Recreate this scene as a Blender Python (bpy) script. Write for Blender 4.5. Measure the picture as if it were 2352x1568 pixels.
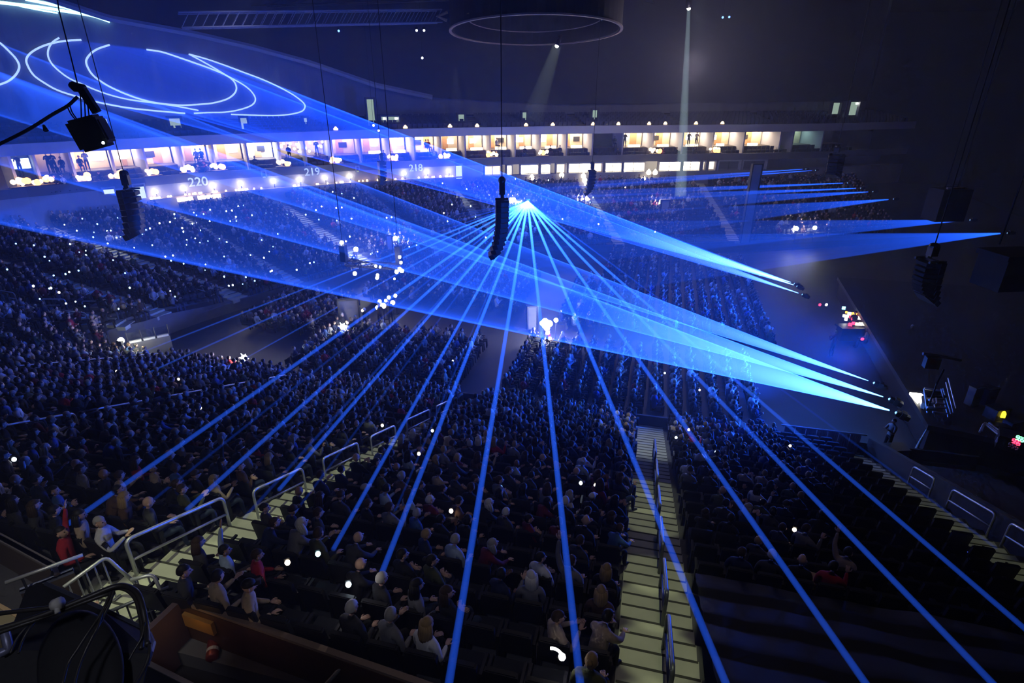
import bpy, bmesh, math, random
import numpy as np
from mathutils import Vector, Matrix
R = math.radians
rnd = random.Random(7)
for o in list(bpy.data.objects): bpy.data.objects.remove(o)
scene = bpy.context.scene
col = scene.collection

# ------------------------------------------------------------------ camera, world, lights, exposure
# arena axes: x runs along the near stand, y runs across the arena, z up (arena floor at 0)
CAM_Z, FPX, PITCH, YAW = 15.1, 1307.0, R(24), R(14)
cam = bpy.data.cameras.new('camera'); cam.sensor_width = 36; cam.lens = 36*FPX/2352
cam.clip_start = .1; cam.clip_end = 500
camo = bpy.data.objects.new('camera', cam); col.objects.link(camo)
camo.location = (0, 0, CAM_Z); camo.rotation_euler = (R(90)-PITCH, 0, YAW)
scene.camera = camo
world = bpy.data.worlds.new('world'); scene.world = world; world.use_nodes = True
world.node_tree.nodes['Background'].inputs['Color'].default_value = (.02, .03, .08, 1)
world.node_tree.nodes['Background'].inputs['Strength'].default_value = .02
vs = scene.view_settings
vs.view_transform = 'Standard'; vs.look = 'None'; vs.exposure = 0.0; vs.gamma = 1.0; vs.use_curve_mapping = False
cy = scene.cycles
cy.max_bounces = 4; cy.diffuse_bounces = 2; cy.glossy_bounces = 1; cy.volume_bounces = 0; cy.transmission_bounces = 4
cy.transparent_max_bounces = 16; cy.use_denoising = True; cy.sample_clamp_indirect = 3.0; cy.sample_clamp_direct = 0
cy.volume_step_rate = 1.0; cy.volume_max_steps = 64
cy.use_adaptive_sampling = True; cy.adaptive_threshold = .04; cy.adaptive_min_samples = 12
cy.caustics_reflective = False; cy.caustics_refractive = False

def light(kind, name, loc, color, power, target=None, **kw):
    l = bpy.data.lights.new(name, kind); l.color = color; l.energy = power
    vf = kw.pop('vol', None)
    for k, v in kw.items(): setattr(l, k, v)
    o = bpy.data.objects.new(name, l); col.objects.link(o); o.location = loc
    if vf is not None: l.volume_factor = vf
    if target is not None:
        d = Vector(target)-Vector(loc); o.rotation_euler = d.to_track_quat('-Z', 'Y').to_euler()
    return o
BLUE = (.008, .085, 1.0)
# blue wash of the stage lasers over the left end, the far stand and the curtain above the suites
light('SPOT', 'stage_blue_wash', (10.8, 29.5, 2.4), BLUE, 34000, (-45, 42, 5), spot_size=R(80), spot_blend=.8, shadow_soft_size=.6)
light('SPOT', 'curtain_blue_wash', (12, 30, 3.0), BLUE, 22000, (-47, 40, 15), spot_size=R(30), spot_blend=.6, shadow_soft_size=.4)
light('SPOT', 'near_stand_blue_wash', (11.2, 28.2, 3.6), BLUE, 24000, (-14, 14, 5), spot_size=R(85), spot_blend=.9, shadow_soft_size=.8)
light('SPOT', 'floor_blue_wash', (10.2, 39, 5.5), BLUE, 20000, (-6, 37, 0), spot_size=R(110), spot_blend=.9, shadow_soft_size=.8)
# dim neutral fill: unseen spots added high in the roof
light('SPOT', 'overhead_fill', (-16, 20, 23), (.85, .8, 1), 520, (-17, 14, 4), spot_size=R(85), spot_blend=.9, shadow_soft_size=.7)
light('SPOT', 'overhead_fill', (-30, 42, 22.5), (.7, .75, 1), 900, (-38, 42, 4), spot_size=R(90), spot_blend=.9, shadow_soft_size=.7)
light('SPOT', 'overhead_fill', (2, 8, 22), (1, .82, .66), 380, (-1, 9, 6), spot_size=R(60), spot_blend=.9, shadow_soft_size=.7)
# aisle lights: narrow yellowish spots on the stairs
AISLE = (.93, 1.0, .58)
for u_, vs_, w_, hw_ in ((-8.05, (4.9, 6.5, 8.1, 9.7, 11.4, 13.2, 15.2), 2400, 8.5), (.75, (5.4, 6.8, 8.2, 9.5, 12.4, 13.7, 15.0), 1500, 7.2), (9.3, (9.5, 11.2, 13.0, 14.8, 16.6, 18.4, 20.4, 22.4), 700, 7.5)):
    for v_ in vs_: light('SPOT', 'aisle_light', (u_, v_, 20), AISLE, w_, (u_, v_+.01, 6), spot_size=R(hw_), spot_blend=.35, shadow_soft_size=.08)
light('SPOT', 'aisle_light', (.6, 18.0, 18), (.8, .9, .95), 4200, (.7, 21, 1.0), spot_size=R(20), spot_blend=.8, shadow_soft_size=.12)
light('POINT', 'far_haze_fill', (2, 58, 17), (.85, .72, .92), 2000, shadow_soft_size=1.0)  # unseen light added to tint the far haze and fascia
light('SPOT', 'gate_fill', (-7, 1.5, 14), (.95, .9, .8), 420, (-8.6, 4.6, 7.6), spot_size=R(50), spot_blend=.8, shadow_soft_size=.2)  # unseen spot added to brighten the gate and stair head
light('SPOT', 'cabinet_fill', (-1.2, -1.5, 17.5), (.8, .82, 1), 260, (-2.6, 2.0, 12.6), spot_size=R(50), spot_blend=.8, shadow_soft_size=.3)  # unseen spot added to lift the black cabinet

# ------------------------------------------------------------------ rays of the photograph's pixels
_cp, _sp = math.cos(PITCH), math.sin(PITCH)
def ray(x, y):
    a, b = (x-1176)/FPX, -(y-784)/FPX
    c = Vector((a, _cp+b*_sp, -_sp+b*_cp))
    return Matrix.Rotation(YAW, 3, 'Z') @ c
EYE = Vector((0, 0, CAM_Z))
def at_z(x, y, z): r = ray(x, y); return EYE+r*((z-CAM_Z)/r.z)
def at_d(x, y, d): return EYE+ray(x, y)*d            # d: depth along the camera's axis
def at_u(x, y, u): r = ray(x, y); return EYE+r*(u/r.x)
def at_v(x, y, v): r = ray(x, y); return EYE+r*(v/r.y)
SL, Z0 = .37, 9.06                                    # near stand: z = Z0 - SL*y
def at_stand(x, y, up=0.0): r = ray(x, y); t = (Z0+up-CAM_Z)/(r.z+SL*r.y); return EYE+r*t
def to_px(p):
    d = Matrix.Rotation(-YAW, 3, 'Z') @ (Vector(p)-EYE)
    cz = d.y*_cp-d.z*_sp; cyy = d.y*_sp+d.z*_cp
    if cz <= .1: return None
    return (1176+FPX*d.x/cz, 784-FPX*cyy/cz, cz)

# ------------------------------------------------------------------ materials
MATS = {}
def mat(name, color, rough=.7, metal=0., var=0., scale=8., bump=0., spec=.3, sheen=0.):
    if name in MATS: return MATS[name]
    m = bpy.data.materials.new(name); m.use_nodes = True; nt = m.node_tree
    b = nt.nodes['Principled BSDF']
    b.inputs['Roughness'].default_value = rough; b.inputs['Metallic'].default_value = metal
    b.inputs['Specular IOR Level'].default_value = spec
    c = (*color, 1); b.inputs['Base Color'].default_value = c
    if var or bump:
        tc = nt.nodes.new('ShaderNodeTexCoord'); n = nt.nodes.new('ShaderNodeTexNoise')
        n.inputs['Scale'].default_value = scale; n.inputs['Detail'].default_value = 4
        nt.links.new(tc.outputs['Object'], n.inputs['Vector'])
        if var:
            mx = nt.nodes.new('ShaderNodeMix'); mx.data_type = 'RGBA'
            mx.inputs[6].default_value = tuple(x*(1-var) for x in color)+(1,)
            mx.inputs[7].default_value = tuple(min(1, x*(1+var)) for x in color)+(1,)
            nt.links.new(n.outputs['Fac'], mx.inputs[0]); nt.links.new(mx.outputs[2], b.inputs['Base Color'])
        if bump:
            bp = nt.nodes.new('ShaderNodeBump'); bp.inputs['Strength'].default_value = bump
            nt.links.new(n.outputs['Fac'], bp.inputs['Height']); nt.links.new(bp.outputs['Normal'], b.inputs['Normal'])
    MATS[name] = m; return m
def glow(name, color, strength, lit=False):
    if name in MATS: return MATS[name]
    m = bpy.data.materials.new(name); m.use_nodes = True; nt = m.node_tree
    nt.nodes.remove(nt.nodes['Principled BSDF'])
    e = nt.nodes.new('ShaderNodeEmission'); e.inputs[0].default_value = (*color, 1); e.inputs[1].default_value = strength
    nt.links.new(e.outputs[0], nt.nodes['Material Output'].inputs['Surface'])
    m.cycles.emission_sampling = 'AUTO' if lit else 'NONE'
    MATS[name] = m; return m
def glass(name):
    if name in MATS: return MATS[name]
    m = bpy.data.materials.new(name); m.use_nodes = True; nt = m.node_tree
    nt.nodes.remove(nt.nodes['Principled BSDF'])
    t = nt.nodes.new('ShaderNodeBsdfTransparent'); t.inputs[0].default_value = (.92, .95, .97, 1)
    g = nt.nodes.new('ShaderNodeBsdfGlossy'); g.inputs['Roughness'].default_value = .05
    mx = nt.nodes.new('ShaderNodeMixShader'); mx.inputs[0].default_value = .06
    nt.links.new(t.outputs[0], mx.inputs[1]); nt.links.new(g.outputs[0], mx.inputs[2])
    nt.links.new(mx.outputs[0], nt.nodes['Material Output'].inputs['Surface'])
    MATS[name] = m; return m
def math_node(nt, op, a, b=None, clamp=False):
    n = nt.nodes.new('ShaderNodeMath'); n.operation = op; n.use_clamp = clamp
    for i, v in enumerate((a, b)):
        if v is None: continue
        if isinstance(v, (int, float)): n.inputs[i].default_value = v
        else: nt.links.new(v, n.inputs[i])
    return n.outputs[0]
def beam_mat(name, color, strength, fall=1.0, end=.15, base=.02, streak=0., mode='z', sc=60):
    """light scattered along a beam: emitting volume; mode z: unit mesh along local z; mode r: falls with the distance from the apex"""
    m = bpy.data.materials.new(name); m.use_nodes = True; nt = m.node_tree
    nt.nodes.remove(nt.nodes['Principled BSDF'])
    e = nt.nodes.new('ShaderNodeEmission'); e.inputs[0].default_value = (*color, 1)
    tc = nt.nodes.new('ShaderNodeTexCoord')
    if mode == 'z':
        sx = nt.nodes.new('ShaderNodeSeparateXYZ'); nt.links.new(tc.outputs['Object'], sx.inputs[0])
        d = math_node(nt, 'ADD', sx.outputs[2], base)
        s = math_node(nt, 'MULTIPLY', math_node(nt, 'POWER', math_node(nt, 'DIVIDE', base, d), fall), strength)
        s = math_node(nt, 'ADD', s, strength*end)
    else:
        ln = nt.nodes.new('ShaderNodeVectorMath'); ln.operation = 'LENGTH'; nt.links.new(tc.outputs['Object'], ln.inputs[0])
        d = math_node(nt, 'ADD', ln.outputs['Value'], base)
        d = math_node(nt, 'POWER', d, fall)
        s = math_node(nt, 'DIVIDE', strength, d)
        if end: s = math_node(nt, 'ADD', s, strength*end)
        s = math_node(nt, 'MAXIMUM', s, 0.0)
    if streak:
        nm = nt.nodes.new('ShaderNodeVectorMath'); nm.operation = 'NORMALIZE'; nt.links.new(tc.outputs['Object'], nm.inputs[0])
        n = nt.nodes.new('ShaderNodeTexNoise'); n.inputs['Scale'].default_value = sc; n.inputs['Detail'].default_value = 3
        nt.links.new(nm.outputs[0], n.inputs['Vector'])
        f = math_node(nt, 'MULTIPLY_ADD', n.outputs['Fac'], 2*streak); f.node.inputs[2].default_value = 1-streak
        s = math_node(nt, 'MULTIPLY', s, f)
    nt.links.new(s, e.inputs[1])
    nt.links.new(e.outputs[0], nt.nodes['Material Output'].inputs['Volume'])
    m.cycles.volume_step_rate = 1.0
    return m

# ------------------------------------------------------------------ mesh building
class MB:
    def __init__(s): s.v = []; s.f = []; s.m = []
    def add(s, vs, fs, m=0):
        n = len(s.v); s.v += [tuple(x) for x in vs]
        for f in fs: s.f.append(tuple(i+n for i in f)); s.m.append(m)
        return s
    def box(s, c, d, rot=None, m=0, taper=1.0):
        hx, hy, hz = d[0]/2, d[1]/2, d[2]/2
        p = [Vector((x*(taper if z > 0 else 1), y*(taper if z > 0 else 1), z)) for z in (-hz, hz) for y in (-hy, hy) for x in (-hx, hx)]
        if rot is not None: p = [rot @ q for q in p]
        c = Vector(c)
        return s.add([q+c for q in p], [(0, 2, 3, 1), (4, 5, 7, 6), (0, 1, 5, 4), (2, 6, 7, 3), (0, 4, 6, 2), (1, 3, 7, 5)], m)
    def prism(s, pts, off, m=0):
        """closed solid: polygon pts swept by the vector off"""
        n = len(pts); off = Vector(off); a = [Vector(p) for p in pts]; b = [p+off for p in a]
        return s.add(a+b, [tuple(range(n-1, -1, -1)), tuple(range(n, 2*n))]+[(i, (i+1) % n, n+(i+1) % n, n+i) for i in range(n)], m)
    def tube(s, pts, r, n=8, m=0, cap=True, closed=False):
        pts = [Vector(p) for p in pts]; k = len(pts)
        rs = r if isinstance(r, (list, tuple)) else [r]*k
        vs = []; prev = None
        for i, p in enumerate(pts):
            if closed: t = pts[(i+1) % k]-pts[i-1]
            else: t = pts[min(i+1, k-1)]-pts[max(i-1, 0)]
            t = t.normalized() if t.length > 1e-9 else Vector((0, 0, 1))
            if prev is None:
                a = Vector((0, 0, 1)) if abs(t.z) < .9 else Vector((1, 0, 0))
                x = t.cross(a).normalized()
            else:
                x = prev-t*prev.dot(t); x = x.normalized() if x.length > 1e-6 else t.orthogonal().normalized()
            prev = x; y = t.cross(x)
            for j in range(n):
                an = 2*math.pi*j/n; vs.append(p+(x*math.cos(an)+y*math.sin(an))*rs[i])
        fs = []
        for i in range(k if closed else k-1):
            i2 = (i+1) % k
            for j in range(n): fs.append((i*n+j, i*n+(j+1) % n, i2*n+(j+1) % n, i2*n+j))
        if cap and not closed: fs += [tuple(range(n-1, -1, -1)), tuple((k-1)*n+j for j in range(n))]
        return s.add(vs, fs, m)
    def ball(s, c, r, nu=8, nv=6, m=0, rot=None):
        c = Vector(c); r = (r, r, r) if isinstance(r, (int, float)) else r
        vs = [(0, 0, 1)]
        for i in range(1, nv):
            t = math.pi*i/nv
            for j in range(nu):
                p = 2*math.pi*j/nu; vs.append((math.sin(t)*math.cos(p), math.sin(t)*math.sin(p), math.cos(t)))
        vs.append((0, 0, -1)); L = len(vs)-1
        fs = [(0, 1+j, 1+(j+1) % nu) for j in range(nu)]
        for i in range(nv-2):
            a = 1+i*nu
            for j in range(nu): fs.append((a+j, a+nu+j, a+nu+(j+1) % nu, a+(j+1) % nu))
        a = 1+(nv-2)*nu; fs += [(a+j, L, a+(j+1) % nu) for j in range(nu)]
        q = [Vector((x*r[0], y*r[1], z*r[2])) for x, y, z in vs]
        if rot is not None: q = [rot @ p for p in q]
        return s.add([p+c for p in q], fs, m)
    def mesh(s, name, mats, smooth=False, fix=False):
        me = bpy.data.meshes.new(name); me.from_pydata(s.v, [], s.f)
        if fix:
            bm = bmesh.new(); bm.from_mesh(me); bmesh.ops.recalc_face_normals(bm, faces=bm.faces); bm.to_mesh(me); bm.free()
        for m in (mats if isinstance(mats, (list, tuple)) else [mats]): me.materials.append(m)
        me.polygons.foreach_set('material_index', s.m)
        if smooth: me.polygons.foreach_set('use_smooth', [True]*len(s.f))
        me.update(); return me
    def build(s, name, mats, parent=None, smooth=False, loc=None):
        return link(name, s.mesh(name, mats, smooth), parent, loc)
def link(name, data, parent=None, loc=None):
    o = bpy.data.objects.new(name, data); col.objects.link(o)
    if parent is not None: o.parent = parent
    if loc is not None: o.location = loc
    return o
def tag(o, label=None, cat=None, group=None, kind=None):
    for k, v in (('label', label), ('category', cat), ('group', group), ('kind', kind)):
        if v: o[k] = v
    return o
def thing(name, label, cat, loc=(0, 0, 0), rz=0, group=None, kind=None):
    o = link(name, None); o.location = loc; o.rotation_euler = (0, 0, rz); o.empty_display_size = .1
    return tag(o, label, cat, group, kind)
def fillet(pts, r, n=4):
    """round the corners of a polyline"""
    pts = [Vector(p) for p in pts]; out = [pts[0]]
    for a, b, c in zip(pts, pts[1:], pts[2:]):
        d1 = (a-b); d2 = (c-b); q = min(r, d1.length*.45, d2.length*.45)
        p1 = b+d1.normalized()*q; p2 = b+d2.normalized()*q
        for i in range(n+1):
            t = i/n; out.append(p1*(1-t)**2+b*2*t*(1-t)+p2*t*t)
    out.append(pts[-1]); return out
def smooth_curve(pts, n=6):
    P = [Vector(p) for p in pts]; out = []
    for i in range(len(P)-1):
        p0, p1, p2, p3 = P[max(i-1, 0)], P[i], P[i+1], P[min(i+2, len(P)-1)]
        for k in range(n):
            t = k/n
            out.append(.5*((2*p1)+(p2-p0)*t+(2*p0-5*p1+4*p2-p3)*t*t+(3*p1-p0-3*p2+p3)*t**3))
    out.append(P[-1]); return out
NUM = ['zero', 'one', 'two', 'three', 'four', 'five', 'six', 'seven', 'eight', 'nine', 'ten', 'eleven', 'twelve', 'thirteen', 'fourteen', 'fifteen', 'sixteen', 'seventeen', 'eighteen', 'nineteen', 'twenty']
ORD = ['first', 'second', 'third', 'fourth', 'fifth', 'sixth', 'seventh', 'eighth', 'ninth', 'tenth', 'eleventh', 'twelfth', 'thirteenth', 'fourteenth', 'fifteenth', 'sixteenth', 'seventeenth', 'eighteenth', 'nineteenth', 'twentieth', 'last']
def num(i):
    if i <= 20: return NUM[i]
    t = ['twenty', 'thirty', 'forty', 'fifty', 'sixty', 'seventy', 'eighty', 'ninety'][i//10-2]
    return t if i % 10 == 0 else t+'-'+NUM[i % 10]

CONC = mat('concrete_pale', (.44, .45, .38), .85, var=.18, scale=3, bump=.1)
CONC_D = mat('concrete_dark', (.10, .10, .11), .9, var=.3, scale=2, bump=.1)
WALLG = mat('wall_grey', (.34, .34, .36), .8, var=.12, scale=1.2)
BLACK = mat('black_matte', (.012, .012, .014), .8, var=.3, scale=6)
BLACKG = mat('black_satin', (.015, .015, .018), .4, spec=.4)
STEEL = mat('brushed_steel', (.58, .60, .63), .42, .6, var=.1, scale=20)
STEEL_D = mat('dark_steel', (.05, .05, .055), .5, .7)
WOOD = mat('brown_wood_ledge', (.085, .042, .022), .5, var=.35, scale=5, bump=.15)
SEATM = mat('seat_black_fabric', (.014, .016, .022), .85, var=.3, scale=30)
SEATP = mat('seat_black_plastic', (.02, .02, .024), .5)
CURT = mat('dark_curtain', (.20, .21, .26), .9, var=.15, scale=.7)
FLOORM = mat('floor_grey', (.045, .045, .05), .55, var=.25, scale=.6)
WARM = glow('warm_lamp', (1, .62, .28), 9)
WARMB = glow('warm_white_lamp', (1, .82, .55), 14)
WHITEL = glow('white_lamp', (1, 1, .93), 40)

# ------------------------------------------------------------------ structure: floor, ceiling, bowl
fl = MB(); fl.box((0, 40, -.1), (170, 150, .2)); floor = tag(fl.build('floor', FLOORM), 'grey arena floor between the stands and the stage', 'floor', kind='structure')
ce = MB(); ce.box((0, 40, 26.2), (170, 150, .4)); tag(ce.build('ceiling', mat('roof_black', (.03, .03, .035), .9)), 'dark roof over the arena', 'ceiling', kind='structure')

# ring of the suite level (plan), traced outward from the near side round the left end to the far side
RING = [(-31, 4.4), (-40, 6), (-47, 11), (-51, 18), (-52.2, 25), (-51.6, 31), (-50.1, 35.5), (-48.7, 37.8), (-47.2, 40.4), (-45.2, 42.9), (-43.4, 45.9), (-41.1, 48.7), (-38.3, 51.4), (-35.2, 54.3),
        (-32, 57.3), (-28.3, 60), (-24.4, 62.9), (-15.7, 67.8), (-6.1, 72.3), (4, 76.3), (14.4, 80.5), (25, 86.5), (32, 91)]
_rs = smooth_curve([(x, y, 0) for x, y in RING], 12)
_rl = [0.0]
for a, b in zip(_rs, _rs[1:]): _rl.append(_rl[-1]+(b-a).length)
_rx = np.array([p.x for p in _rs]); _ry = np.array([p.y for p in _rs]); _rl = np.array(_rl); RLEN = _rl[-1]
def ring(s, off=0.0, z=0.0):
    x, y = np.interp(s, _rl, _rx), np.interp(s, _rl, _ry)
    e = 1.0; x1, y1 = np.interp(s+e, _rl, _rx), np.interp(s+e, _rl, _ry); x0, y0 = np.interp(s-e, _rl, _rx), np.interp(s-e, _rl, _ry)
    t = Vector((x1-x0, y1-y0, 0)).normalized(); n = Vector((-t.y, t.x, 0))
    if s+e > _rl[-1] or s-e < 0: pass
    return Vector((x, y, z))+n*off
def ring_s(px, py, off=0.0):
    """arc length where the ray of a pixel crosses the ring (shifted outward by off)"""
    r = ray(px, py); best = None
    ss = np.linspace(0, RLEN, 700); prev = None
    for s in ss:
        p = ring(s, off); c = r.x*p.y-r.y*p.x
        if prev is not None and prev[1]*c <= 0 and (p.x*r.x+p.y*r.y) > 0 and p.y > 10:
            t = prev[1]/(prev[1]-c+1e-12); best = prev[0]+(s-prev[0])*t; break
        prev = (s, c)
    return best
def on_ring(px, py, off=0.0):
    s = ring_s(px, py, off); p = ring(s, off); r = ray(px, py)
    t = (p.x*r.x+p.y*r.y)/(r.x*r.x+r.y*r.y)
    return EYE+r*t, s
def ring_wall(name, off, z0, z1, thick, m, s0=0, s1=None, step=1.2, parent=None):
    s1 = RLEN if s1 is None else s1; b = MB(); n = max(2, int((s1-s0)/step)); q = []
    for i in range(n+1):
        s = s0+(s1-s0)*i/n; a = ring(s, off); c = ring(s, off+thick)
        q += [(a.x, a.y, z0), (a.x, a.y, z1), (c.x, c.y, z1), (c.x, c.y, z0)]
    fs = []
    for i in range(n):
        for j in range(4): fs.append((4*i+j, 4*i+(j+1) % 4, 4*i+4+(j+1) % 4, 4*i+4+j))
    fs += [(0, 3, 2, 1), (4*n, 4*n+1, 4*n+2, 4*n+3)]
    b.add(q, fs); return b.build(name, m, parent)

# bowl stand round the left end and the far side: (top plan, top z, front plan, front z)
BOWL = [((-31, 4.6), 7.36, (-31, 24.4), .35), ((-40, 6.2), 7.0, (-31.4, 24.7), .8), ((-46.8, 11), 6.6, (-32, 25.3), 1.2), ((-50.8, 18), 6.2, (-31.6, 26.0), 1.3), ((-52, 25), 5.9, (-31.0, 27.0), 1.3),
        ((-51.4, 31), 5.7, (-30.8, 28.7), 1.2), ((-50, 35.5), 5.6, (-30.2, 31.3), .8), ((-48.5, 38.2), 5.6, (-29, 34.3), .6), ((-45.0, 43), 5.6, (-27.5, 37.3), .6), ((-41.0, 48.6), 5.6, (-25.2, 40.8), .7),
        ((-36.4, 53.2), 5.6, (-22.3, 44.5), .9), ((-30.4, 58.4), 5.6, (-18.5, 48.5), 1.0), ((-23, 63.3), 5.5, (-13.5, 51.3), 1.0), ((-14.6, 68), 5.4, (-7.5, 53.8), 1.0), ((-5.2, 72.3), 5.3, (0, 56.5), 1.0),
        ((5, 76.3), 5.3, (8, 59.5), 1.0), ((15, 80.4), 5.2, (16, 63), 1.0), ((25.4, 86.3), 5.2, (25, 68), 1.0)]
_bt = np.array([b[0] for b in BOWL], float); _bz = np.array([b[1] for b in BOWL]); _bf = np.array([b[2] for b in BOWL], float); _bfz = np.array([b[3] for b in BOWL])
_bi = np.arange(len(BOWL)); NB = 19
_bz = _bz-np.interp(_bi, [0, 1, 2, 3, 4, 5, 17], [0, .3, .6, .9, 1.1, 1.2, 1.2])
def bowl(s, t):
    """s: place along the bowl, t: 0 at the front, 1 at the top"""
    tx, ty, tz = np.interp(s, _bi, _bt[:, 0]), np.interp(s, _bi, _bt[:, 1]), np.interp(s, _bi, _bz)
    fx, fy, fz = np.interp(s, _bi, _bf[:, 0]), np.interp(s, _bi, _bf[:, 1]), np.interp(s, _bi, _bfz)
    return Vector((fx+(tx-fx)*t, fy+(ty-fy)*t, fz+(tz-fz)*t))
bs = tag(link('floor_bowl_stand', None), 'stepped concrete stand curving round the left end and far side', 'stand', kind='structure')
SS = np.linspace(0, len(BOWL)-1, 86)
for k in range(NB):
    b = MB(); q = []
    for s in SS:
        a, c = bowl(s, k/NB), bowl(s, (k+1)/NB); z1 = c.z; z0 = 0 if k == 0 else a.z-.35
        q += [(a.x, a.y, z0), (a.x, a.y, z1), (c.x, c.y, z1), (c.x, c.y, z0)]
    n = len(SS)-1; fs = []
    for i in range(n):
        for j in range(4): fs.append((4*i+j, 4*i+(j+1) % 4, 4*i+4+(j+1) % 4, 4*i+4+j))
    b.add(q, fs+[(0, 3, 2, 1), (4*n, 4*n+1, 4*n+2, 4*n+3)]); b.build('terrace_tread', CONC_D, bs)

# near stand under the camera: straight rows
ROW, RISE, YB, NR = .86, .86*SL, 24.4, 23
def row_y(k): return YB-ROW*(k+.5)            # centre of row k (0 = lowest)
def row_z(k): return RISE*(k+.5)+.03
ns = tag(link('floor_near_stand', None), 'stepped concrete stand below the camera', 'stand', kind='structure')
for k in range(NR):
    b = MB(); y0, y1 = YB-ROW*(k+1), YB-ROW*k
    b.box((-8.5, (y0+y1)/2, row_z(k)/2), (46, ROW, row_z(k))); b.build('terrace_tread', CONC_D, ns)

STAIRS = [(-27.0, 'stair with looped rails beside the corner portal'), (-17.5, 'stair with looped rails between two dark blocks of people'), (-8.0, 'pale stair below the gate with looped rails'),
          (.75, 'pale stair with a row of rails down its middle'), (9.3, 'pale stair beside the empty seats, stage side')]
for ux, lab in STAIRS:
    st = thing('aisle_stair', 'concrete '+lab, 'stairs', (ux, 0, 0))
    me = None
    for k in range(NR):
        for h in range(2):
            d = ROW/2; zz = row_z(k)+.02+(RISE/2 if h else 0)
            if me is None:
                b = MB(); b.box((0, 0, -.09), (1.28, d-.035, .18)); b.box((0, d/2-.03, -.012), (1.26, .045, .03), m=1); me = b.mesh('step', [CONC, mat('stair_nosing', (.05, .05, .045), .8)])
            o = link('step', me, st); o.location = (0, YB-ROW*k-d*(h+.5), zz)
# wall under the front of the near stand and its blue-lit corrugated barrier by the stage
b = MB(); b.box((-8.5, 24.47, .35), (46, .1, .7)); tag(b.build('wall_near_front', mat('barrier_dark', (.05, .05, .06), .6)), 'dark low wall along the foot of the near stand', 'wall', kind='structure')

# walls: suite level
S_FAR = RLEN
tagw = lambda o, l: tag(o, l, 'wall', kind='structure')
tagw(ring_wall('wall_sign_band', -.15, 3.6, 7.15, .5, WALLG, 0, ring_s(1105, 390)), 'grey concrete band carrying the section numbers')
tagw(ring_wall('wall_club_base', -.15, 3.3, 5.75, .6, mat('wall_dim', (.22, .22, .25), .8, var=.1, scale=1), ring_s(1105, 390), RLEN), 'grey wall under the club windows')
tagw(ring_wall('wall_club_back', 3.4, 5.0, 7.2, .2, WALLG, ring_s(1105, 390), RLEN), 'back wall of the club lounge')
tagw(ring_wall('wall_balcony_front', -.25, 7.0, 7.75, .18, mat('balcony_front', (.12, .115, .12), .7), 0, RLEN), 'dark balcony front along the suites')
tagw(ring_wall('floor_suite_level', -.1, 6.95, 7.12, 6.2, CONC_D, 0, RLEN), 'slab under the suites')
tagw(ring_wall('wall_fascia', -.45, 10.22, 11.08, .35, mat('fascia_grey', (.40, .40, .44), .6, var=.08, scale=.6), 0, RLEN), 'pale fascia along the front of the upper deck')
tagw(ring_wall('ceiling_suite_soffit', -.1, 10.22, 10.36, 6.2, CONC_D, 0, RLEN), 'soffit over the suites')
tagw(ring_wall('wall_suite_back', 5.6, 7.1, 10.3, .2, mat('suite_back', (.30, .24, .18), .8), 0, RLEN), 'back wall of the suites')
# upper deck rows behind the fascia
ud = tag(link('floor_upper_deck', None), 'dark rows of the upper deck behind the fascia', 'stand', kind='structure')
for k in range(7):
    o = ring_wall('terrace_tread', .0+k*1.0, 10.3, 11.0+k*.17, 1.0, CONC_D, 0, RLEN, 1.5, ud)
# upper deck seat backs: long bench-like rows of seats, one strip per row
for k in range(6):
    sb = MB(); n = int(RLEN/.56); off = .55+k*1.0; zz = 11.0+k*.17
    for i in range(n):
        s = (i+.5)*RLEN/n
        if i % 22 in (0, 1): continue
        p = ring(s, off+.3); t = (ring(s+.3, off)-ring(s-.3, off)); rz = math.atan2(t.y, t.x); M = Matrix.Rotation(rz, 3, 'Z')
        sb.box((p.x, p.y, zz+.25), (.46, .09, .5), M)
    tag(sb.build('upper_deck_seats', mat('seat_navy', (.07, .08, .14), .8), ud), kind='stuff')
# curtain closing the upper deck: a pleated wall
def curtain(name, off, z0, z1, s0, s1, m):
    b = MB(); n = int((s1-s0)/.35); q = []
    for i in range(n+1):
        s = s0+(s1-s0)*i/n; w = .04*math.sin(i*1.1)+.03*math.sin(i*.37)
        a = ring(s, off+w); c = ring(s, off+w+.25); q += [(a.x, a.y, z0), (a.x, a.y, z1), (c.x, c.y, z1), (c.x, c.y, z0)]
    fs = []
    for i in range(n):
        for j in range(4): fs.append((4*i+j, 4*i+(j+1) % 4, 4*i+4+(j+1) % 4, 4*i+4+j))
    b.add(q, fs+[(0, 3, 2, 1), (4*n, 4*n+1, 4*n+2, 4*n+3)]); return b.build(name, m)
CO = 7.4
tagw(curtain('wall_upper_curtain', CO, 12.1, 26, 0, RLEN, CURT), 'dark curtain closing the upper deck above the suites')
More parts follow.
